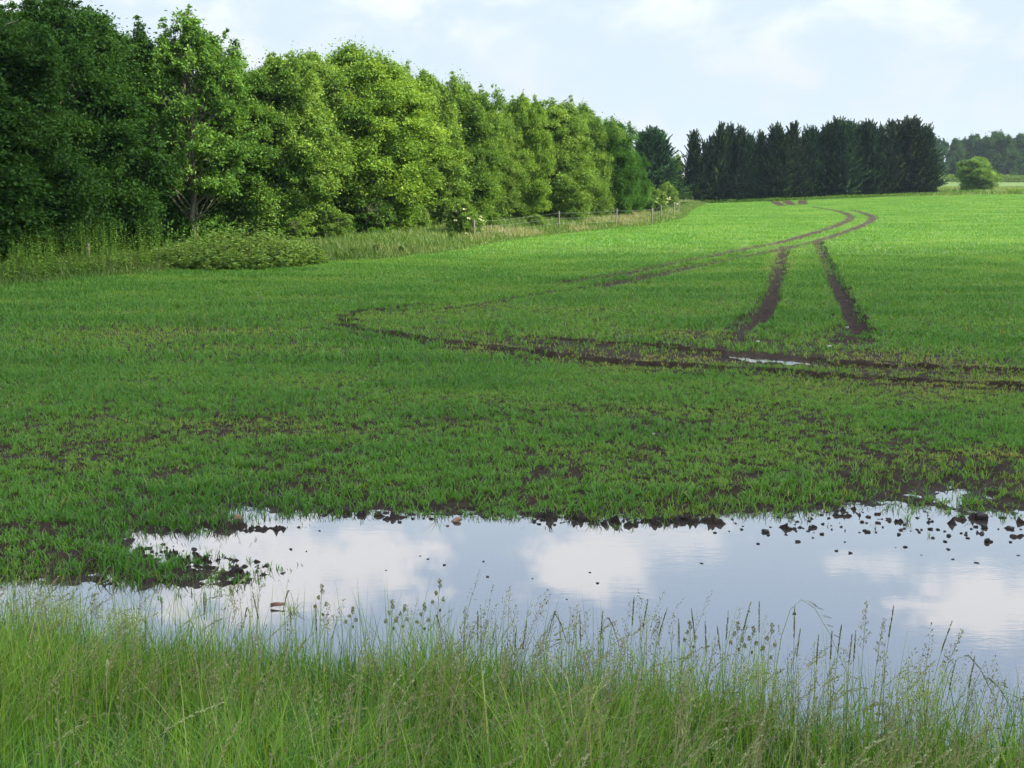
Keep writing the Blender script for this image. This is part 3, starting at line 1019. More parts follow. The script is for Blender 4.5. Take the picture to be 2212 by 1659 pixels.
# low growth along the foot of the wood
for u, dep, vt, rs, ms, tint, lab in [
    (372, 40.0, 534, 1.15, 2, (1.15, 1.05, 1.15), 'low leafy bush at the left end of the bramble thicket'),
    (445, 40.2, 515, 1.15, 3, (1.2, 1.1, 1.2), 'bramble bush in the middle of the thicket under the airy ash'),
    (525, 40.8, 492, 1.15, 2, (1.3, 1.15, 1.3), 'tallest grey-green bramble bush, right half of the thicket'),
    (592, 41.4, 508, 1.0, 3, (1.35, 1.2, 1.3), 'bramble bush at the right end of the thicket, beside the sunlit verge'),
    (686, 42.5, 530, 0.5, 1, LT, 'narrow pale weed bush standing alone right of the bramble thicket'),
    (765, 44.5, 533, 0.95, 0, LT, 'rounded low shrub on the verge, left of two smaller ones'),
    (812, 45.5, 527, 0.75, 1, LT, 'upright small shrub between two others on the verge'),
    (866, 46, 530, 0.55, 0, MID, 'small dark round bush alone at the crop edge'),
    (978, 54, 500, 0.8, 1, LT, 'loose shrub in front of the flowering elder'),
    (1160, 66, 462, 1.0, 0, LT, 'shrub below the rounded sunlit tree'),
    (640, 50, 470, 1.0, 1, YL, 'leafy yellow-green sucker growth at the foot of the sunlit trees'),
    (720, 53, 455, 1.1, 0, LT, 'dense bush under the left side of the big yellow-green tree'),
    (805, 55, 430, 1.1, 1, MID, 'tall grey-green hawthorn bush under the big yellow-green tree'),
    (900, 60, 445, 1.0, 0, LT, 'bush filling the gap left of the flowering elder'),
    (1065, 64, 460, 0.9, 1, YL, 'light green bush below the dip in the skyline'),
    (1240, 72, 450, 1.0, 0, MID, 'bush below the last sunlit tree'),
    (1345, 84, 430, 1.0, 1, MID, 'mid green bush at the foot of the two oaks'),
    (1385, 92, 388, 0.9, 0, (0.95, 1.0, 1.1), 'grey-green bush right of the shorter oak'),
    (60, 39, 500, 1.4, 0, SHADE_DK, 'shaded undergrowth bush at the far left behind the nettles'),
    (180, 42, 480, 1.5, 1, SHADE_DK, 'shaded undergrowth bush below the tallest dark tree'),
    (290, 45, 470, 1.3, 0, SHADE_DK, 'shaded bush left of the pale ash trunks'),
    (405, 58, 440, 1.7, 1, SHADE_DK, 'dark undergrowth bush filling the gap behind the pale ash trunks'),
    (470, 57, 445, 1.7, 0, SHADE_DK, 'dark undergrowth bush right behind the pale ash trunks'),
    (360, 59, 450, 1.6, 0, SHADE_DK, 'dark undergrowth bush left behind the pale ash trunks'),
]:
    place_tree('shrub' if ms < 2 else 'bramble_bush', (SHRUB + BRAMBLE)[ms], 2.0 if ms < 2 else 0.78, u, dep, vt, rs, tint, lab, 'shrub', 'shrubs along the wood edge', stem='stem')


def elder(u, dep, vt, rs, n, lab, seed):
    e = place_tree('elder_bush', SHRUB[0], 2.0, u, dep, vt, rs, LT, lab, 'shrub', 'flowering elders', stem='stem')
    c = e.children[0]
    rng = np.random.default_rng(seed)
    acc = Acc()
    for k in range(n):
        an = -math.pi / 2 + (rng.random() - 0.5) * 3.6 - e.rotation_euler[2]
        t = rng.random()
        r = 1.3 * math.sin(math.pi * (0.15 + 0.8 * t) ** 0.7) * 1.05
        z = 0.25 + 1.75 * t
        m = 26
        a = rng.random(m) * 6.283
        q = np.sqrt(rng.random(m)) * 0.10
        pos = np.stack([r * math.cos(an) + q * np.cos(a), r * math.sin(an) + q * np.sin(a), z + rng.normal(size=m) * 0.02 - q * 0.3], -1)
        leaves(acc, pos, rand_dirs(m, rng) * np.array([1, 1, 0.3]), np.tile([[0.5 * math.cos(an), 0.5 * math.sin(an), 0.8]], (m, 1)) + rng.normal(size=(m, 3)) * 0.3, np.full(m, 0.09), np.full(m, 0.08), rng.random(m), 0.05)
    obj('blossom', acc.mesh('blossom'), M_FLOWER, e, sc=tuple(c.scale))


elder(1000, 57.5, 432, 0.8, 16, 'elder bush with cream flower heads under the wood edge', 4)
elder(1420, 92, 410, 0.8, 14, 'pale elder bush in flower beside the lone conifer', 5)
elder(1440, 104, 394, 0.7, 5, 'light green elder bush right in front of the lone conifer', 6)

# conifers
CON = [conifer(11, 9, 2.3, 270, 0.27, 2, 1.7), conifer(12, 9, 2.2, 250, 0.27, 1, 1.35), conifer(13, 9, 2.6, 290, 0.27, 4, 2.2), conifer(14, 9, 2.0, 230, 0.27, 1, 1.2)]
CG = 'dark conifers in the far row'
row = [
    (1500, 131, 281, 0.80, 1, 'ragged narrow conifer, leftmost of the dark far row'),
    (1536, 132, 292, 0.72, 3, 'short thin conifer, second from the left of the far row'),
    (1558, 131, 265, 0.72, 1, 'pointed conifer, third from the left of the far row'),
    (1580, 133, 266, 0.72, 3, 'pointed conifer, fourth from the left of the far row'),
    (1602, 131, 271, 0.7, 0, 'conifer with a tufted tip, fifth from the left of the far row'),
    (1622, 132, 286, 0.65, 3, 'short brownish-tipped conifer, sixth from the left of the far row'),
    (1645, 133, 282, 0.7, 1, 'short narrow conifer, seventh from the left of the far row'),
    (1675, 132, 266, 0.85, 0, 'broad double-tipped conifer, eighth from the left of the far row'),
    (1715, 133, 263, 0.8, 1, 'tall spired conifer in the middle of the far row'),
    (1750, 134, 271, 0.8, 0, 'conifer just right of the middle spire of the far row'),
    (1786, 134, 269, 0.7, 3, 'thin conifer left of the tall pair in the far row'),
    (1812, 135, 254, 0.9, 2, 'tall twin-topped conifer, sixth from the right of the far row'),
    (1846, 136, 262, 0.75, 0, 'slightly lower conifer, fifth from the right of the far row'),
    (1876, 136, 259, 0.8, 2, 'broad conifer, fourth from the right of the far row'),
    (1926, 137, 259, 0.8, 1, 'conifer with a bent tip, third from the right of the far row'),
    (1968, 138, 252, 0.95, 2, 'tallest broad conifer, second from the right of the far row'),
    (2003, 138, 268, 0.9, 0, 'thick rounded conifer at the right end of the far row'),
]
for u, dep, vt, rs, ms, lab in row:
    g_ = random.uniform(0.85, 1.5)
    place_tree('conifer_tree', CON[ms], 9 * 1.02, u, dep, vt, rs * 1.2, (g_ * random.uniform(0.85, 1.25), g_, g_ * 0.9), lab, 'conifer', CG, mat=M_CONIFER)
place_tree('conifer_tree', CON[2], 9 * 1.02, 1410, 116, 274, 1.4, (1.7, 1.9, 1.6), 'lone broad conifer standing between the oaks and the far row', 'conifer', mat=M_CONIFER)
place_tree('poplar_tree', LEAFY[0], 10, 1462, 136, 330, 0.5, (1.7, 1.35, 0.9), 'slim yellow-green tree in the gap beside the lone conifer', 'tree')
place_tree('shrub', SHRUB[0], 2.0, 1480, 130, 402, 0.8, YL, 'yellowish bush at the foot of the leftmost row conifer', 'shrub', stem='stem')
place_tree('willow_bush', WILLOW, 4.4, 2113, 158, 338, 1.15, (1.2, 1.15, 1.25), 'round pale willow alone in the far meadow', 'tree')
for u, dep, vt, rs, ms, lab in [
    (2020, 330, 296, 0.8, 1, 'far bluish tree partly behind the end of the conifer row'),
    (2065, 335, 300, 0.75, 1, 'lower bluish tree with a notched top in the distant wood'),
    (2108, 345, 290, 0.8, 0, 'bluish round tree behind the willow in the distant wood'),
    (2155, 340, 284, 0.95, 0, 'broadest bluish crown of the distant wood'),
    (2205, 350, 290, 0.9, 1, 'bluish tree at the right border of the photo in the distant wood'),
    (2270, 350, 298, 0.9, 0, 'bluish tree beyond the right border of the distant wood')]:
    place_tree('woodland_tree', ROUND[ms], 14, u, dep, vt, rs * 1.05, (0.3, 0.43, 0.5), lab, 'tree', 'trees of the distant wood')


def clump_strip(acc, pts, width, height, n, leaf, rng, tint0=0.45, tsd=0.15):
    """a leafy strip: the stretch of a hedge or low thicket along a polyline"""
    pts = np.asarray(pts, float)
    seg = np.linalg.norm(np.diff(pts, axis=0), axis=1)
    cum = np.concatenate([[0], np.cumsum(seg)])
    s = rng.random(n) * cum[-1]
    x = np.interp(s, cum, pts[:, 0])
    y = np.interp(s, cum, pts[:, 1])
    hh = height * (0.6 + 0.7 * fbm(s * 0.4 + 3.3, s * 0 + 1, 3, 4))
    a = rng.random(n) * math.pi
    r = 0.6 + 0.4 * rng.random(n)
    ox = np.cos(a) * r * width * 0.5
    z = terrain(x, y) + np.sin(a) * r * hh
    d = np.gradient(pts, axis=0).mean(0)
    d = d / np.linalg.norm(d)
    pos = np.stack([x - d[1] * ox, y + d[0] * ox, z], -1)
    nr = np.stack([-d[1] * np.cos(a), d[0] * np.cos(a), np.sin(a) + 0.3], -1) + rng.normal(size=(n, 3)) * 0.5
    ln = leaf * (0.6 + 0.8 * rng.random(n))
    leaves(acc, pos, rand_dirs(n, rng), nr, ln, ln * 0.55, np.clip(tint0 + rng.normal(size=n) * tsd, 0, 1))


acc = Acc()
x0 = at_depth(2020, 390, 300)[0]
clump_strip(acc, [(x0 - 12, 300), (x0 + 20, 302), (x0 + 60, 306)], 2.2, 1.9, 9000, 0.45, RNG)
h = obj('hedge', acc.mesh('hedge'), M_TREE, label='low clipped hedge running along the far meadow before the distant wood', cat='hedge')
h.color = (1.5, 1.25, 1.1, 1)

# low dark growth inside the wood
acc = Acc()
for off, hh in ((-3.5, 1.5), (-6.0, 2.6), (-9.0, 3.2)):
    yy = np.linspace(30, 118, 14)
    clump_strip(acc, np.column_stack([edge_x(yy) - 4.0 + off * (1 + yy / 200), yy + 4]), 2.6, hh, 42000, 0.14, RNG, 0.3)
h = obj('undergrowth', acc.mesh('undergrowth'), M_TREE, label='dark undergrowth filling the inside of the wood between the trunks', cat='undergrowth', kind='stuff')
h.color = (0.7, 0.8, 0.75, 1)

# weeds at the foot of the conifer row and along the far field edge
acc = Acc()
clump_strip(acc, [(19, 129.6), (33, 130.3), (46, 132), (52, 134)], 1.2, 0.32, 7000, 0.18, RNG, 0.4)
clump_strip(acc, [(52, 131), (60, 129.5), (75, 129)], 1.2, 0.5, 3500, 0.22, RNG, 0.75)
h = obj('weeds', acc.mesh('weeds'), M_TREE, label='low weedy strip along the foot of the far conifer row', cat='weeds', kind='stuff')
h.color = (1.0, 1.0, 0.85, 1)


# ------------------------------------------------------------------ rough verge between crop and wood
def verge():
    rng = np.random.default_rng(77)
    acc = Acc()
    n = 95000
    t = rng.random(n) ** 1.25
    y = 24 + t * 108
    ex = edge_x(y)
    wid = np.interp(y, [24, 40, 60, 90, 120, 132], [4.5, 4.5, 6, 7, 8, 6])
    off = rng.random(n) ** 1.1 * wid
    x = ex - off + 0.25
    z = terrain(x, y)
    beige = (0.45 + 0.55 * sst(y, 42, 60)) * np.clip((fbm(x * 0.35, y * 0.35, 3, 91) - 0.47) * 5.0, 0, 1) * np.clip(off * 1.4 - 0.1, 0, 1) * (1 - 0.5 * (off > wid * 0.6))
    h = (0.14 + 0.34 * np.clip(off / 1.5, 0, 1)) * (0.6 + 0.6 * rng.random(n)) * np.interp(y, [24, 45, 60, 130], [1.2, 1.0, 0.9, 1.0])
    tint = np.clip(0.34 + 0.62 * beige * rng.random(n) ** 0.5 + rng.normal(size=n) * 0.13, 0, 1)
    ribbons(acc, x, y, z - 0.02, h, 0.016 + 0.00035 * y, rng.random(n) * 6.283, rng.random(n) * 0.6 + 0.1, rng.random(n) * 0.3, 2, tint)
    return acc.mesh('rough_grass')


def far_meadow():
    rng = np.random.default_rng(79)
    acc = Acc()
    n = 26000
    y = 129 + rng.random(n) ** 1.4 * 70
    x = 40 + rng.random(n) * 60
    pt = fbm(x * 0.15, y * 0.08, 3, 95)
    h = 0.16 + 0.4 * rng.random(n) * pt
    ribbons(acc, x, y, terrain(x, y), h, np.full(n, 0.09), rng.random(n) * 6.283, rng.random(n) * 0.6, np.zeros(n), 2, np.clip(0.15 + 0.9 * (pt - 0.2) + rng.normal(size=n) * 0.14, 0, 1))
    return acc.mesh('meadow_grass')


obj('meadow_grass', far_meadow(), M_ROUGH, label='pale rough grass of the far meadow round the willow', cat='grass', kind='stuff')
obj('rough_grass', verge(), M_ROUGH, label='rough beige and green grass of the verge between crop and wood', cat='grass', kind='stuff')


def nettles():
    rng = np.random.default_rng(78)
    acc = Acc()
    n = 900
    t = rng.random(n)
    y = 25 + t * 16
    off = 0.4 + rng.random(n) * 3.6
    x = edge_x(y) - off
    z = terrain(x, y)
    h = (0.45 + 0.8 * np.clip(off / 3, 0, 1)) * (0.7 + 0.5 * rng.random(n))
    k = 22
    for j in range(k):
        s = (j + 0.5) / k
        a = rng.random(n) * 6.283
        ln = 0.13 * (1.15 - 0.75 * s) * (0.7 + 0.6 * rng.random(n))
        out = np.stack([np.cos(a), np.sin(a), -0.25 + 0 * a], -1)
        pos = np.stack([x, y, z + h * s], -1) + out * (ln * 0.6)[:, None]
        leaves(acc, pos, out, np.stack([np.cos(a) * 0.4, np.sin(a) * 0.4, 1 + 0 * a], -1) + rng.normal(size=(n, 3)) * 0.3, ln, ln * 0.6, np.clip(0.42 + rng.normal(size=n) * 0.16 + 0.2 * s, 0, 1))
    ribbons(acc, x, y, z, h * 1.1, np.full(n, 0.02), rng.random(n) * 6.28, rng.random(n) * 0.15, np.zeros(n), 2, np.full(n, 0.5))
    return acc.mesh('nettles')


h = obj('nettles', nettles(), M_TREE, label='bank of nettles and tall weeds at the left crop edge', cat='weeds', kind='stuff')
h.color = (1.15, 1.1, 1.0, 1)


def fence():
    e = bpy.data.objects.new('wire_fence', None)
    COL.objects.link(e)
    e['label'] = 'old post and wire fence along the verge below the wood'
    e['category'] = 'fence'
    spots = [(193, 583, 0.8), (1024, 517, 0.9), (1207, 496, 1.0), (1329, 489, 1.05), (1409, 483, 1.0), (1428, 474, 1.0), (1455, 466, 1.0), (1466, 460, 1.0)]
    tops = []
    for i, (u, v, hh) in enumerate(spots):
        x, y = at(u, v, 0.05)
        z = float(terrain(x, y))
        a = Acc()
        rng = np.random.default_rng(i)
        lx, ly = rng.normal(size=2) * 0.04
        tube(a, [(0, 0, -0.3), (lx * 0.3, ly * 0.3, 0.2), (lx * 0.7, ly * 0.7, hh * 0.6), (lx, ly, hh - 0.02), (lx, ly, hh)], [0.042, 0.041, 0.04, 0.039, 0.03], 8)
        obj('post', a.mesh('post', False), M_POST, e, loc=(x, y, z))
        tops.append((x + lx, y + ly, z, hh))
    for f in (0.35, 0.62, 0.9):
        a = Acc()
        for p, q in zip(tops[1:-1], tops[2:]):
            tt = np.linspace(0, 1, 6)[:, None]
            A = np.array([p[0], p[1], p[2] + p[3] * f])
            B = np.array([q[0], q[1], q[2] + q[3] * f])
            pt = A + (B - A) * tt
            pt[:, 2] -= np.sin(tt[:, 0] * math.pi) * 0.04
            tube(a, pt, 0.0022, 5)
        obj('wire', a.mesh('wire'), M_WIRE, e)


fence()


# ------------------------------------------------------------------ clods, stones and floating bits
def lump(seed, rough=0.28, sub=3, flat=0.75):
    import bmesh
    rng = np.random.default_rng(seed)
    bm = bmesh.new()
    bmesh.ops.create_icosphere(bm, subdivisions=sub, radius=1.0)
    k = rng.normal(size=(10, 3)) * 2.2
    ph = rng.random(10) * 6.28
    for vtx in bm.verts:
        c = np.array(vtx.co)
        s = 1 + rough * np.sum(np.sin(k @ c + ph) / (1 + np.arange(10) * 0.35)) / 2.6
        vtx.co = (c[0] * s, c[1] * s, c[2] * s * flat)
    for f in bm.faces:
        f.smooth = True
    me = bpy.data.meshes.new('clod')
    bm.to_mesh(me)
    bm.free()
    return me


CLODS = [lump(20 + i, 0.55, 3, 0.7) for i in range(6)]
_cl = {}


def clod(u, v, size, label, group, name='mud_clod', mat=None, cat='clod', i=None, sink=0.25, flat=0.8):
    size *= 0.55
    x, y = at(u, v, WATER_Z)
    me = CLODS[random.randrange(6) if i is None else i]
    key = (me.name, (mat or M_CLOD).name)
    if key not in _cl:
        _cl[key] = me.copy()
        _cl[key].materials.append(mat or M_CLOD)
    z = max(WATER_Z, ground_z(x, y))
    return obj(name, _cl[key], None, label=label, cat=cat, group=group, loc=(x, y, z + size * (0.45 - sink)), rz=random.random() * 6.28, sc=(size * random.uniform(0.85, 1.3), size * random.uniform(0.8, 1.1), size * flat))


random.seed(9)
G1, L1 = 'mud clods round the left spit', 'small dark wet clod of soil in the water round the left mud spit'
for u, v, s in [(516, 1240, .045), (352, 1176, .022), (380, 1194, .03), (420, 1187, .028), (428, 1214, .024), (447, 1226, .022), (465, 1228, .025), (420, 1240, .026), (392, 1258, .04), (405, 1257, .03), (438, 1262, .02),
                (505, 1256, .02), (523, 1258, .02), (355, 1256, .022), (300, 1232, .02), (370, 1245, .026), (345, 1232, .024), (410, 1230, .022), (455, 1244, .02), (475, 1246, .022), (490, 1244, .016), (310, 1252, .03), (270, 1252, .026), (228, 1254, .026),
                (628, 1187, .02), (662, 1191, .012), (552, 1225, .012), (610, 1139, .014), (645, 1139, .018), (690, 1147, .014)]:
    clod(u, v, s * 1.15, L1, G1)
for k in range(50):
    t = random.random()
    clod(300 + 230 * t + random.uniform(-25, 25), 1196 + 48 * t + random.uniform(-18, 18), random.uniform(.010, .032), L1, G1)
G2, L2 = 'mud clods off the right bank', 'small dark wet clod of soil in the shallows off the right bank'
for u, v, s in [(1544, 1151, .018), (1575, 1148, .014), (1602, 1144, .02), (1652, 1150, .042), (1723, 1171, .03), (1638, 1175, .02), (1698, 1144, .02), (1745, 1148, .016), (1776, 1154, .024), (1807, 1190, .02), (1837, 1195, .022), (1825, 1171, .012), (1873, 1150, .03),
                (1942, 1155, .03), (2050, 1158, .03), (2042, 1170, .024), (1955, 1182, .02), (2048, 1187, .02), (2134, 1170, .055), (2190, 1160, .04), (2120, 1154, .035), (2086, 1156, .025), (2125, 1140, .05), (2180, 1142, .045), (1875, 1117, .03), (1920, 1125, .04), (1985, 1150, .024),
                (1605, 1137, .012), (1660, 1156, .02), (1690, 1138, .018), (1720, 1148, .016), (1756, 1162, .014), (1790, 1120, .024), (1828, 1113, .026), (1862, 1128, .026), (1896, 1130, .03), (2010, 1143, .03)]:
    clod(u, v, s * 1.15, L2, G2)
for k in range(45):
    t = random.random()
    clod(1700 + 500 * t + random.uniform(-50, 50), 1122 + 32 * t + random.uniform(-14, 22), random.uniform(.010, .030), L2, G2)
G3, L3 = 'mud clods along the far water edge', 'small dark clod of soil at the far edge of the water'
for u, v, s in [(864, 1128, .022), (892, 1121, .02), (932, 1121, .028), (915, 1120, .02), (830, 1122, .022), (1103, 1121, .022), (1130, 1117, .016), (1085, 1118, .016), (1430, 1125, .022), (1360, 1128, .022), (1300, 1130, .02), (1240, 1127, .022), (1475, 1130, .016), (1500, 1128, .024), (1405, 1136, .012), (700, 1113, .03), (745, 1112, .02)]:
    clod(u, v, s * 1.15, L3, G3)
for k in range(22):
    clod(random.uniform(1150, 1600), 1126 + random.uniform(-6, 8), random.uniform(.010, .03), L3, G3)
clod(985, 1127, 0.062, 'tan brown stone lying at the far edge of the water', None, 'stone', M_STONE, 'stone', 2, 0.1, 0.8)
clod(966, 1136, 0.03, 'flat dark red stone just left of the tan stone in the water', None, 'stone', M_DEADLEAF, 'stone', 3, 0.3, 0.4)
clod(514, 1122, 0.07, 'dull brown stone on the soil bar at the left of the pool', None, 'stone', M_STONE, 'stone', 4, 0.1, 0.9)
clod(2118, 1120, 0.085, 'largest dark earth lump on the right soil bar', None, 'mud_clod', M_CLOD, 'clod', 5, 0.0, 1.0)
clod(260, 1222, 0.04, 'small tan stone on the left mud spit', None, 'stone', M_STONE, 'stone', 1, 0.1, 0.7)
for u, v, s, lab in [(1227, 735, .045, 'white flint beside the middle wheel track'), (1637, 741, .06, 'white flint left of the puddle in the wheel rut'), (1792, 752, .06, 'pale flint lying between the two straight wheel tracks'), (1830, 702, .06, 'white flint in the foot of the right straight track'), (1412, 938, .03, 'small pale stone among the crop in the middle'), (410, 957, .03, 'small white stone among thin crop at the left'), (360, 893, .03, 'tiny white stone in the thin crop far left')]:
    x, y = at(u, v, 0.0)
    me = CLODS[1].copy()
    me.materials.clear()
    me.materials.append(M_FLINT)
    obj('stone', me, None, label=lab, cat='stone', loc=(x, y, ground_z(x, y) + s * 0.3), sc=(s * 0.7, s * 0.55, s * 0.5))


for i_, (u, v) in enumerate([(908, 1201), (924, 1208), (960, 1221), (834, 1232), (1045, 1213), (1053, 1246), (1150, 1250), (1274, 1237), (1291, 1260), (1224, 1295), (1516, 1217), (1716, 1326), (1990, 1199), (2058, 1208), (2110, 1216), (1935, 1183), (2200, 1200), (610, 1239), (543, 1264)]):
    clod(u, v, 0.012 + 0.006 * (i_ % 3), 'tiny dark speck floating out on the open pool', 'specks floating on the pool', 'floating_speck', M_CLOD, 'speck', None, 0.3, 0.5)


def floating_leaf():
    x, y = at(600, 1313, WATER_Z)
    t = np.linspace(0, 1, 9)
    w = 0.016 * np.sin(math.pi * t ** 0.8) + 0.002
    v, q = [], []
    for k in range(9):
        px = (t[k] - 0.5) * 0.10
        v += [(px, -w[k], 0.018), (px, 0, 0.008 + 0.02 * t[k]), (px, w[k], 0.03)]
        v += [(px, -w[k], 0.014), (px, 0, 0.002 + 0.02 * t[k]), (px, w[k], 0.026)]
    for k in range(8):
        a = k * 6
        q += [(a, a + 6, a + 7, a + 1), (a + 1, a + 7, a + 8, a + 2), (a + 3, a + 4, a + 10, a + 9), (a + 4, a + 5, a + 11, a + 10), (a, a + 3, a + 9, a + 6), (a + 2, a + 8, a + 11, a + 5)]
    obj('dead_leaf', mk_mesh('dead_leaf', np.array(v), q, None, None, None, True), M_DEADLEAF, label='reddish brown dead leaf floating on the pool by a tuft', cat='leaf', loc=(x, y, WATER_Z + 0.004), rz=0.1)


floating_leaf()


def tuft(u, v, n, h, label, spread=0.5, seed=1, tint=0.55):
    x, y = at(u, v, WATER_Z)
    rng = np.random.default_rng(seed)
    acc = Acc()
    ribbons(acc, rng.normal(size=n) * 0.012, rng.normal(size=n) * 0.012, np.full(n, -0.04), h * (0.6 + 0.5 * rng.random(n)), np.full(n, 0.006), rng.random(n) * 6.283, spread * (0.4 + rng.random(n)), rng.random(n) * 0.3, 4, np.clip(tint + rng.normal(size=n) * 0.12, 0, 1))
    obj('grass_tuft', acc.mesh('grass_tuft'), M_CROP, label=label, cat='grass tuft', group='tufts standing in the water', loc=(x, y, WATER_Z))


for i, (u, v, n, h, lab, spr, ti) in enumerate([(632, 1322, 24, 0.13, 'splayed drowned tuft beside the floating red leaf', 0.9, 0.75), (486, 1240, 11, 0.16, 'green tuft on the tip of the left mud spit', 0.4, 0.6), (472, 1190, 6, 0.08, 'small green seedling in open water above the left spit', 0.4, 0.65),
        (262, 1268, 20, 0.13, 'green tuft half drowned in the narrow channel at the left', 0.8, 0.55), (440, 1300, 10, 0.2, 'upright green tuft in the channel behind the bank grass', 0.15, 0.6), (558, 1243, 6, 0.14, 'few thin upright blades in open water right of the spit', 0.1, 0.55), (518, 1224, 4, 0.08, 'bent brown blade just above the largest left clod', 0.5, 0.85),
        (945, 1120, 14, 0.16, 'drooping green tuft left of the tan stone', 0.7, 0.5), (1100, 1118, 12, 0.15, 'green tuft at the water edge right of the tan stone', 0.6, 0.5), (1280, 1128, 18, 0.16, 'brownish drowned tuft at the middle of the far water edge', 0.6, 0.85), (1960, 1125, 22, 0.16, 'yellowish tuft on the right soil bar', 0.6, 0.65), (2010, 1160, 7, 0.1, 'thin seedling in the shallows right of the bar', 0.4, 0.7), (1890, 1142, 7, 0.1, 'thin pale seedling among the right clods', 0.4, 0.75)]):
    tuft(u, v, n, h, lab, spr, 40 + i, ti)


# ------------------------------------------------------------------ tall meadow grass on the near bank
def bank_points(n, rng, lo=0.0, hi=3.4, front=0.0):
    x = (rng.random(n) * 2 - 1) * 6.4
    ys = near_shore(x)
    y = ys + front - (lo + rng.random(n) ** 1.05 * (hi - lo))
    return x, y, terrain(x, y)


def tall_grass():
    rng = np.random.default_rng(90)
    acc = Acc()
    n = 122000
    x, y, z = bank_points(n, rng, 0.0, 3.6, 0.15)
    pat = fbm(x * 1.6, y * 1.6, 3, 15)
    edge = sst(near_shore(x) - y, -0.15, 0.5)
    h = (0.26 + 0.38 * rng.random(n)) * (0.5 + 1.0 * pat) * (0.55 + 0.45 * edge)
    keep = rng.random(n) < 0.25 + 0.75 * edge
    tint = np.clip(0.30 + 0.7 * (pat - 0.45) + rng.normal(size=n) * 0.21, 0, 1)
    g = lambda a: a[keep]
    m = keep.sum()
    ribbons(acc, g(x), g(y), g(z) - 0.02, g(h), 0.0044 + 0.004 * rng.random(m) ** 2 + 0.006 * (rng.random(m) < 0.06), rng.random(m) * 6.283, 0.12 + 0.8 * rng.random(m) ** 1.3, 0.05 + rng.random(m) * 0.45, 4, g(tint), 0.7, (rng.random(m) - 0.5) * 1.2)
    # thin flowering culms
    n = 12000
    x, y, z = bank_points(n, rng, 0.0, 3.6, 0.1)
    h = 0.42 + 0.33 * rng.random(n)
    ribbons(acc, x, y, z - 0.02, h, np.full(n, 0.0026), rng.random(n) * 6.283, 0.05 + 0.4 * rng.random(n) ** 2, rng.random(n) * 0.12, 4, np.clip(0.52 + rng.normal(size=n) * 0.16, 0, 1), 0.2, (rng.random(n) - 0.5) * 2)
    return acc.mesh('tall_grass')


obj('tall_grass', tall_grass(), M_GRASS, label='tall seeding meadow grass on the bank in the foreground', cat='grass', kind='stuff')


def spikelets(acc, c, ax, ln, wd, tint, rng):
    leaves(acc, c, ax, rand_dirs(len(c), rng), ln, wd, tint, 0.05)


def seed_mass():
    """frothy heads over the whole bank, too many to tell apart"""
    rng = np.random.default_rng(91)
    acc = Acc()
    n = 5600
    x, y, z = bank_points(n, rng, 0.0, 3.4, 0.0)
    h = 0.42 + 0.32 * rng.random(n)
    yaw = rng.normal(size=n) * 0.9 + 0.2
    pt = fbm(x * 1.1, y * 1.1, 3, 19)
    keep = rng.random(n) < np.clip(0.2 + (pt - 0.38 + 0.05 * x) * 4.5, 0.12, 1)
    x, y, z, h, yaw = (a[keep] for a in (x, y, z, h, yaw))
    n = len(x)
    kind = rng.random(n)
    froth, arch = kind < 0.42, (kind >= 0.42) & (kind < 0.78)
    lean = np.where(arch, 0.25 + 0.5 * rng.random(n), 0.08 + 0.35 * rng.random(n) ** 1.5)
    droop = np.where(arch, 0.18 + 0.25 * rng.random(n), 0.05)
    tone = np.clip(np.where(froth, 0.45, np.where(arch, 0.58, 0.3)) + rng.normal(size=n) * 0.14, 0, 1)
    ribbons(acc, x, y, z, h, np.full(n, 0.003), yaw, lean, droop, 5, np.where(arch, 0.75, 0.5), 0.15)
    k = 40
    for j in range(k):
        f = j / k
        s = np.where(arch, 0.74 + 0.28 * f, 0.78 + 0.26 * f)
        L = h * lean * s ** 1.7
        wid = np.where(froth, 0.024, np.where(arch, 0.004, 0.03 * (1.1 - f))) * (0.3 + 0.9 * rng.random(n)) * np.where(froth, np.sin(math.pi * (0.15 + 0.8 * f)), 1)
        a = rng.random(n) * 6.283
        c = np.stack([x + np.cos(yaw) * L + np.cos(a) * wid, y + np.sin(yaw) * L + np.sin(a) * wid, z + h * (s - droop * s ** 2.6) + rng.normal(size=n) * 0.004], -1)
        up = 1 - 2.4 * droop
        ax = np.stack([np.cos(a) * 0.5 + np.cos(yaw) * lean * 1.7, np.sin(a) * 0.5 + np.sin(yaw) * lean * 1.7, up], -1)
        ln = np.where(froth, 0.012, np.where(arch, 0.016, 0.009)) * (0.7 + 0.6 * rng.random(n))
        spikelets(acc, c, ax, ln, ln * np.where(arch, 0.34, 0.42), np.clip(tone + rng.normal(size=n) * 0.13, 0, 1), rng)
    return acc.mesh('seed_heads')


obj('seed_heads', seed_mass(), M_SEED, label='mass of pale frothy grass seed heads over the near bank', cat='grass', kind='stuff')


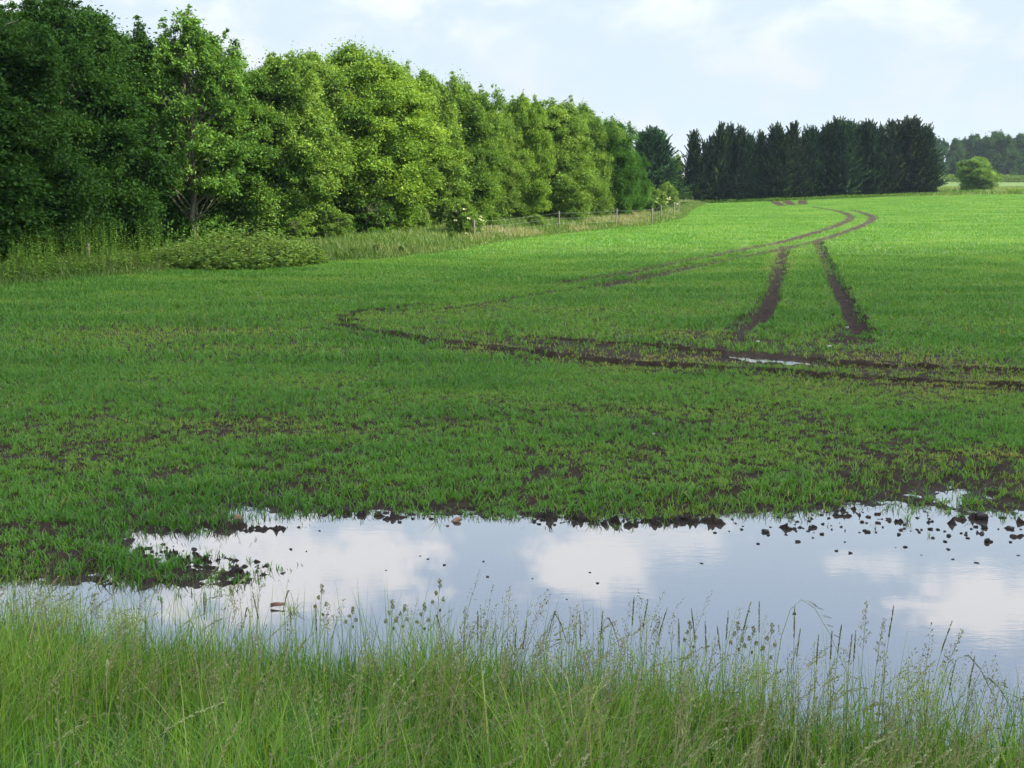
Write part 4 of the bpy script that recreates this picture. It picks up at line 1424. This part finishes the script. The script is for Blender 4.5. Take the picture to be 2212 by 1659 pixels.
def stalk(u, v, form, lean, label, i, dy=None):
    """one tall flowering grass stem whose tip is seen at (u, v)"""
    rng = np.random.default_rng(500 + i)
    x0 = (u - 1106) / F * 5.6
    ys = float(near_shore(x0))
    d = ys - (0.15 + 0.5 * rng.random()) if dy is None else ys - dy
    tx, ty, tz = at_depth(u, v, d)
    bx = tx - lean
    by = ty + 0.05 * rng.normal()
    bz = float(terrain(bx, by))
    H = tz - bz
    e = bpy.data.objects.new('grass_stalk', None)
    COL.objects.link(e)
    e.location = (bx, by, bz)
    e['label'] = label
    e['category'] = 'grass stalk'
    e['group'] = 'tall grass stalks against the water'
    n = 9
    s = np.linspace(0, 1, n)
    droop = {'drop': 0.22, 'brome': 0.3}.get(form, 0.03)
    zz = H * (s - 0) if droop < 0.1 else (H * 1.06) * np.sin(np.clip(s * (0.5 + droop), 0, 1) * math.pi) / math.sin(min(1, 0.5 + 0 * droop) * math.pi)
    if droop >= 0.1:
        zz = zz * (H / zz.max()) * 1.0
        zz = zz
    pts = np.stack([lean * s ** 2.2, (ty - by) * s, zz], -1)
    a = Acc()
    tube(a, pts - np.array([0, 0, 0.02]) * (1 - s)[:, None], np.linspace(0.0019, 0.0009, n), 5, 0.6)
    # two flag leaves
    m = 3
    ribbons(a, np.zeros(m) + lean * 0.05, np.zeros(m), np.full(m, 0.05 * H) + H * 0.3 * rng.random(m), H * (0.3 + 0.25 * rng.random(m)), np.full(m, 0.005), rng.random(m) * 6.28, 0.25 + 0.3 * rng.random(m), np.full(m, 0.1), 4, np.full(m, 0.45))
    obj('stem', a.mesh('stem'), M_GRASS, e)
    a = Acc()
    P = lambda q: np.stack([np.interp(q, s, pts[:, k]) for k in range(3)], -1)
    if form in ('spike', 'drop'):
        hl = 0.15 / max(H, 0.3) if form == 'spike' else 0.3
        k = 120
        q = 1 - hl * rng.random(k) ** 0.9
        c = P(q)
        ang = rng.random(k) * 6.283
        w = 0.0026 * np.clip((1.02 - q) / hl * 3, 0.25, 1)
        c = c + np.stack([np.cos(ang) * w, np.sin(ang) * w, 0 * w], -1)
        tg = P(np.minimum(q + 0.01, 1)) - P(q - 0.01)
        tg /= np.linalg.norm(tg, axis=1)[:, None] + 1e-9
        spikelets(a, c, tg + 0.35 * np.stack([np.cos(ang), np.sin(ang), 0 * ang], -1), np.full(k, 0.012), np.full(k, 0.0032), np.clip(0.26 + rng.normal(size=k) * 0.16, 0, 1), rng)
    elif form == 'cocksfoot':
        for j, (q0, off, rr) in enumerate([(1.0, 0.0, 0.013), (0.965, 0.004, 0.014), (0.92, -0.014, 0.013), (0.875, 0.026, 0.013), (0.855, -0.03, 0.012), (0.80, 0.012, 0.008)]):
            k = 52
            dd = rand_dirs(k, rng) * np.array([0.8, 0.8, 1.15])
            b0 = P(np.array([q0]))[0] + np.array([off, 0, 0.006])
            spikelets(a, b0 + dd * rr * (0.5 + 0.5 * rng.random(k))[:, None], dd + np.array([0, 0, 0.7]), np.full(k, 0.009), np.full(k, 0.0045), np.clip(0.5 + rng.normal(size=k) * 0.2, 0, 1), rng)
            if off:
                tube(a, [P(np.array([q0 - 0.04]))[0], b0], 0.0008, 4, 0.5)
    elif form == 'panicle':
        for j in range(26):
            q0 = 0.74 + 0.26 * j / 26
            b0 = P(np.array([q0]))[0]
            ang = rng.random() * 6.28
            L = 0.035 * (1.25 - j / 26) * (0.6 + 0.6 * rng.random())
            tip = b0 + np.array([math.cos(ang) * L * 0.6, math.sin(ang) * L * 0.6, L * 0.75])
            tube(a, [b0, tip], 0.0005, 3, 0.4)
            k = 5
            spikelets(a, tip + rng.normal(size=(k, 3)) * 0.004, rand_dirs(k, rng) + np.array([0, 0, 1.2]), np.full(k, 0.011), np.full(k, 0.0038), np.clip(0.45 + rng.normal(size=k) * 0.2, 0, 1), rng)
    else:  # brome: a nodding one-sided head of hanging spikelets
        for j in range(9):
            q0 = 0.66 + 0.34 * j / 8
            b0 = P(np.array([min(q0, 1.0)]))[0]
            L = 0.05 * (0.7 + 0.5 * rng.random())
            tip = b0 + np.array([L, 0.3 * L * rng.normal(), -0.35 * L])
            tube(a, [b0, (b0 + tip) / 2 + np.array([0, 0, 0.006]), tip], 0.0006, 4, 0.35)
            k = 5
            q = np.linspace(0.5, 1.05, k)[:, None]
            spikelets(a, b0 + (tip - b0) * q, np.tile(tip - b0, (k, 1)), np.full(k, 0.016), np.full(k, 0.004), np.full(k, 0.35), rng)
    obj('seed_head', a.mesh('seed_head'), M_SEED, e)


def c5(x, y): return (x * 0.4096, 979 + y * 0.4096)
def c6(x, y): return (737 + x * 0.4096, 979 + y * 0.4096)
def c7(x, y): return (1475 + x * 0.4096, 979 + y * 0.4096)


KIND = {'spike': 'slender dark spike', 'drop': 'nodding thin spike', 'cocksfoot': 'lumpy cocksfoot head', 'panicle': 'open feathery panicle', 'brome': 'arching head of hanging spikelets'}
stalks = [
    (c6(520, 680), 'cocksfoot', 0.03), (c6(270, 790), 'cocksfoot', 0.02), (c6(335, 812), 'cocksfoot', 0.06), (c6(440, 805), 'cocksfoot', 0.03), (c6(60, 825), 'cocksfoot', 0.03), (c5(1697, 708), 'cocksfoot', 0.02),
    (c7(290, 905), 'cocksfoot', 0.01), (c7(372, 930), 'cocksfoot', 0.03), (c7(470, 915), 'cocksfoot', 0.04), (c7(36, 900), 'cocksfoot', -0.03),
    (c7(45, 820), 'spike', -0.05), (c7(118, 888), 'spike', -0.02), (c7(240, 830), 'spike', 0.02), (c7(360, 780), 'spike', 0.09), (c7(403, 784), 'spike', -0.01), (c7(590, 808), 'spike', 0.0), (c7(838, 900), 'spike', 0.03),
    (c7(716, 955), 'spike', 0.01), (c7(787, 935), 'spike', 0.0), (c7(893, 950), 'spike', 0.02), (c7(912, 938), 'spike', 0.01), (c7(1113, 802), 'spike', 0.05), (c7(1420, 885), 'spike', 0.12), (c7(180, 905), 'spike', -0.04), (c7(620, 925), 'spike', 0.03),
    (c7(1540, 1070), 'spike', 0.04), (c7(1440, 1090), 'spike', 0.05), (c7(970, 780), 'panicle', 0.02), (c7(1060, 870), 'panicle', 0.05), (c7(1480, 930), 'panicle', 0.14), (c7(890, 765), 'brome', 0.36), (c7(1650, 1072), 'drop', 0.24), (c7(1735, 1188), 'drop', 0.22), (c7(1790, 1190), 'brome', 0.2),
    (c6(655, 808), 'panicle', 0.02), (c6(720, 830), 'spike', 0.0), (c6(772, 880), 'panicle', 0.05), (c6(1090, 842), 'drop', -0.08), (c6(1190, 855), 'drop', 0.12), (c6(1258, 845), 'spike', -0.01), (c6(1380, 830), 'spike', 0.02), (c6(1470, 868), 'drop', 0.12), (c6(1545, 755), 'spike', 0.02),
    (c6(1618, 770), 'spike', 0.06), (c6(1720, 815), 'spike', 0.1), (c6(1780, 870), 'spike', -0.01), (c6(980, 885), 'spike', 0.05), (c6(925, 915), 'spike', 0.02), (c6(1680, 865), 'panicle', 0.04), (c6(530, 860), 'drop', 0.06),
    (c5(1210, 700), 'panicle', -0.05), (c5(1330, 728), 'spike', -0.06), (c5(1485, 725), 'drop', -0.08), (c5(1665, 795), 'spike', 0.0), (c5(765, 860), 'spike', 0.0), (c5(1280, 815), 'drop', -0.05), (c5(1075, 735), 'spike', 0.01), (c5(855, 760), 'spike', 0.02), (c5(495, 740), 'panicle', 0.0),
]
AREA = ['at the left, before the mud spit', 'left of centre, before the pool', 'in the middle, before the pool', 'right of centre, before the pool', 'at the right, before the cloud reflection']
order = {}
for i, ((u, v), form, lean) in enumerate(stalks):
    order.setdefault((form, min(4, int(u / 443))), []).append((u, i))
ORD = ['first', 'second', 'third', 'fourth', 'fifth', 'sixth', 'seventh', 'eighth', 'ninth', 'tenth', 'eleventh', 'twelfth', 'thirteenth', 'fourteenth', 'fifteenth', 'sixteenth']
for i, ((u, v), form, lean) in enumerate(stalks):
    lst = sorted(order[(form, min(4, int(u / 443)))])
    r = [k for _, k in lst].index(i)
    pre = '' if len(lst) == 1 else ORD[r] + ' from the left: '
    stalk(u, v, form, lean, pre + KIND[form] + ' ' + AREA[min(4, int(u / 443))], i)


def bedstraw(u, v, w, label, i):
    """a loose plant of thin stems dusted with tiny yellow-green flowers"""
    rng = np.random.default_rng(900 + i)
    d = float(near_shore((u - 1106) / F * 5.4)) - 0.5
    tx, ty, tz = at_depth(u, v, d)
    bz = float(terrain(tx, ty))
    H = tz - bz
    e = bpy.data.objects.new('bedstraw_plant', None)
    COL.objects.link(e)
    e.location = (tx, ty, bz)
    e['label'] = label
    e['category'] = 'wild flower'
    e['group'] = 'yellow-green bedstraw in the bank grass'
    a, f = Acc(), Acc()
    n = 16
    for k in range(n):
        p = np.array([rng.normal() * w * 0.5, rng.normal() * 0.06, H * (0.78 + 0.22 * rng.random())])
        b0 = np.array([p[0] * 0.3, p[1] * 0.3, 0.0])
        tube(a, [b0, b0 * 0.5 + p * 0.5 + rng.normal(size=3) * 0.015, p], [0.0016, 0.0013, 0.0008], 4, 0.55)
        m = 60
        q = rng.normal(size=(m, 3)) * np.array([0.026, 0.026, 0.032]) + p - np.array([0, 0, 0.035])
        leaves(f, q, rand_dirs(m, rng), rand_dirs(m, rng) + np.array([0, 0, 1.0]), np.full(m, 0.009), np.full(m, 0.006), np.clip(0.5 + rng.normal(size=m) * 0.2, 0, 1), 0.05)
    obj('stem', a.mesh('stem'), M_GRASS, e)
    obj('blossom', f.mesh('blossom'), M_BEDSTRAW, e)


M_BEDSTRAW = leaf_mat('bedstraw_flower', [(0.0, (0.2, 0.24, 0.05)), (1.0, (0.45, 0.48, 0.14))], 0.25, 0.7, 0.2)
for i, (p, w, lab) in enumerate([(c7(420, 1090), 0.14, 'pale yellow-green bedstraw below the cocksfoot heads at the right'), (c7(1260, 1120), 0.16, 'wide yellow-green bedstraw near the right end of the bank'), (c6(165, 1050), 0.1, 'yellow-green bedstraw left of the middle, before the pool'),
        (c6(560, 1180), 0.16, 'low bedstraw among the grass in the middle of the bank'), (c5(645, 810), 0.08, 'small bedstraw standing before the narrow channel'), (c5(335, 760), 0.1, 'bedstraw at the left edge of the bank grass')]):
    bedstraw(*p, w, lab, i)


# ------------------------------------------------------------------ the cloud that shades the near half of the field
def shade_cloud():
    import bmesh
    t = 640.0
    c = np.array([0.0, -68.0, 0.0]) + SUN_DIR * t
    bm = bmesh.new()
    bmesh.ops.create_icosphere(bm, subdivisions=6, radius=1.0)
    for vtx in bm.verts:
        p = np.array(vtx.co)
        rr = min(1.0, math.hypot(p[0], p[1]))
        an = math.atan2(p[1], p[0])
        k = 1 / (abs(math.cos(an)) ** 4 + abs(math.sin(an)) ** 4) ** 0.25
        w = 1 + 0.03 * math.sin(7 * an) + 0.03 * math.sin(13 * an + 1)
        th = (1 - rr ** 3.2) ** 1.6 * (1 + 0.12 * math.sin(6 * p[0] + 3 * p[1]))
        vtx.co = (p[0] * k * 230 * w, p[1] * k * 124 * w, math.copysign(th, p[2]) * 34 if rr < 0.999 else 0.0)
    for f in bm.faces:
        f.smooth = True
    me = bpy.data.meshes.new('cloud')
    bm.to_mesh(me)
    bm.free()
    m, t_ = new_mat('cloud_vapour')
    v = t_.n('ShaderNodeVolumePrincipled')
    v.inputs['Color'].default_value = (1, 1, 1, 1)
    v.inputs['Density'].default_value = 0.06
    v.inputs['Anisotropy'].default_value = 0.3
    o = t_.n('ShaderNodeOutputMaterial')
    t_.t.links.new(v.outputs[0], o.inputs['Volume'])
    obj('cloud', me, m, label='grey-white cloud high to the right that shades the near half of the field', cat='cloud', kind='stuff', loc=tuple(c))


shade_cloud()


def haze():
    import bmesh
    bm = bmesh.new()
    bmesh.ops.create_cube(bm, size=1.0)
    me = bpy.data.meshes.new('haze')
    bm.to_mesh(me)
    bm.free()
    m, t = new_mat('haze_air')
    v = t.n('ShaderNodeVolumePrincipled')
    v.inputs['Color'].default_value = (0.72, 0.86, 1.0, 1)
    v.inputs['Density'].default_value = 0.00014
    v.inputs['Anisotropy'].default_value = 0.2
    o = t.n('ShaderNodeOutputMaterial')
    t.t.links.new(v.outputs[0], o.inputs['Volume'])
    obj('haze', me, m, label='thin blue summer haze over the far trees', cat='haze', kind='stuff', loc=(0, 1700, 12.0), sc=(6000, 3800, 28))


HAZE = True
if HAZE:
    haze()
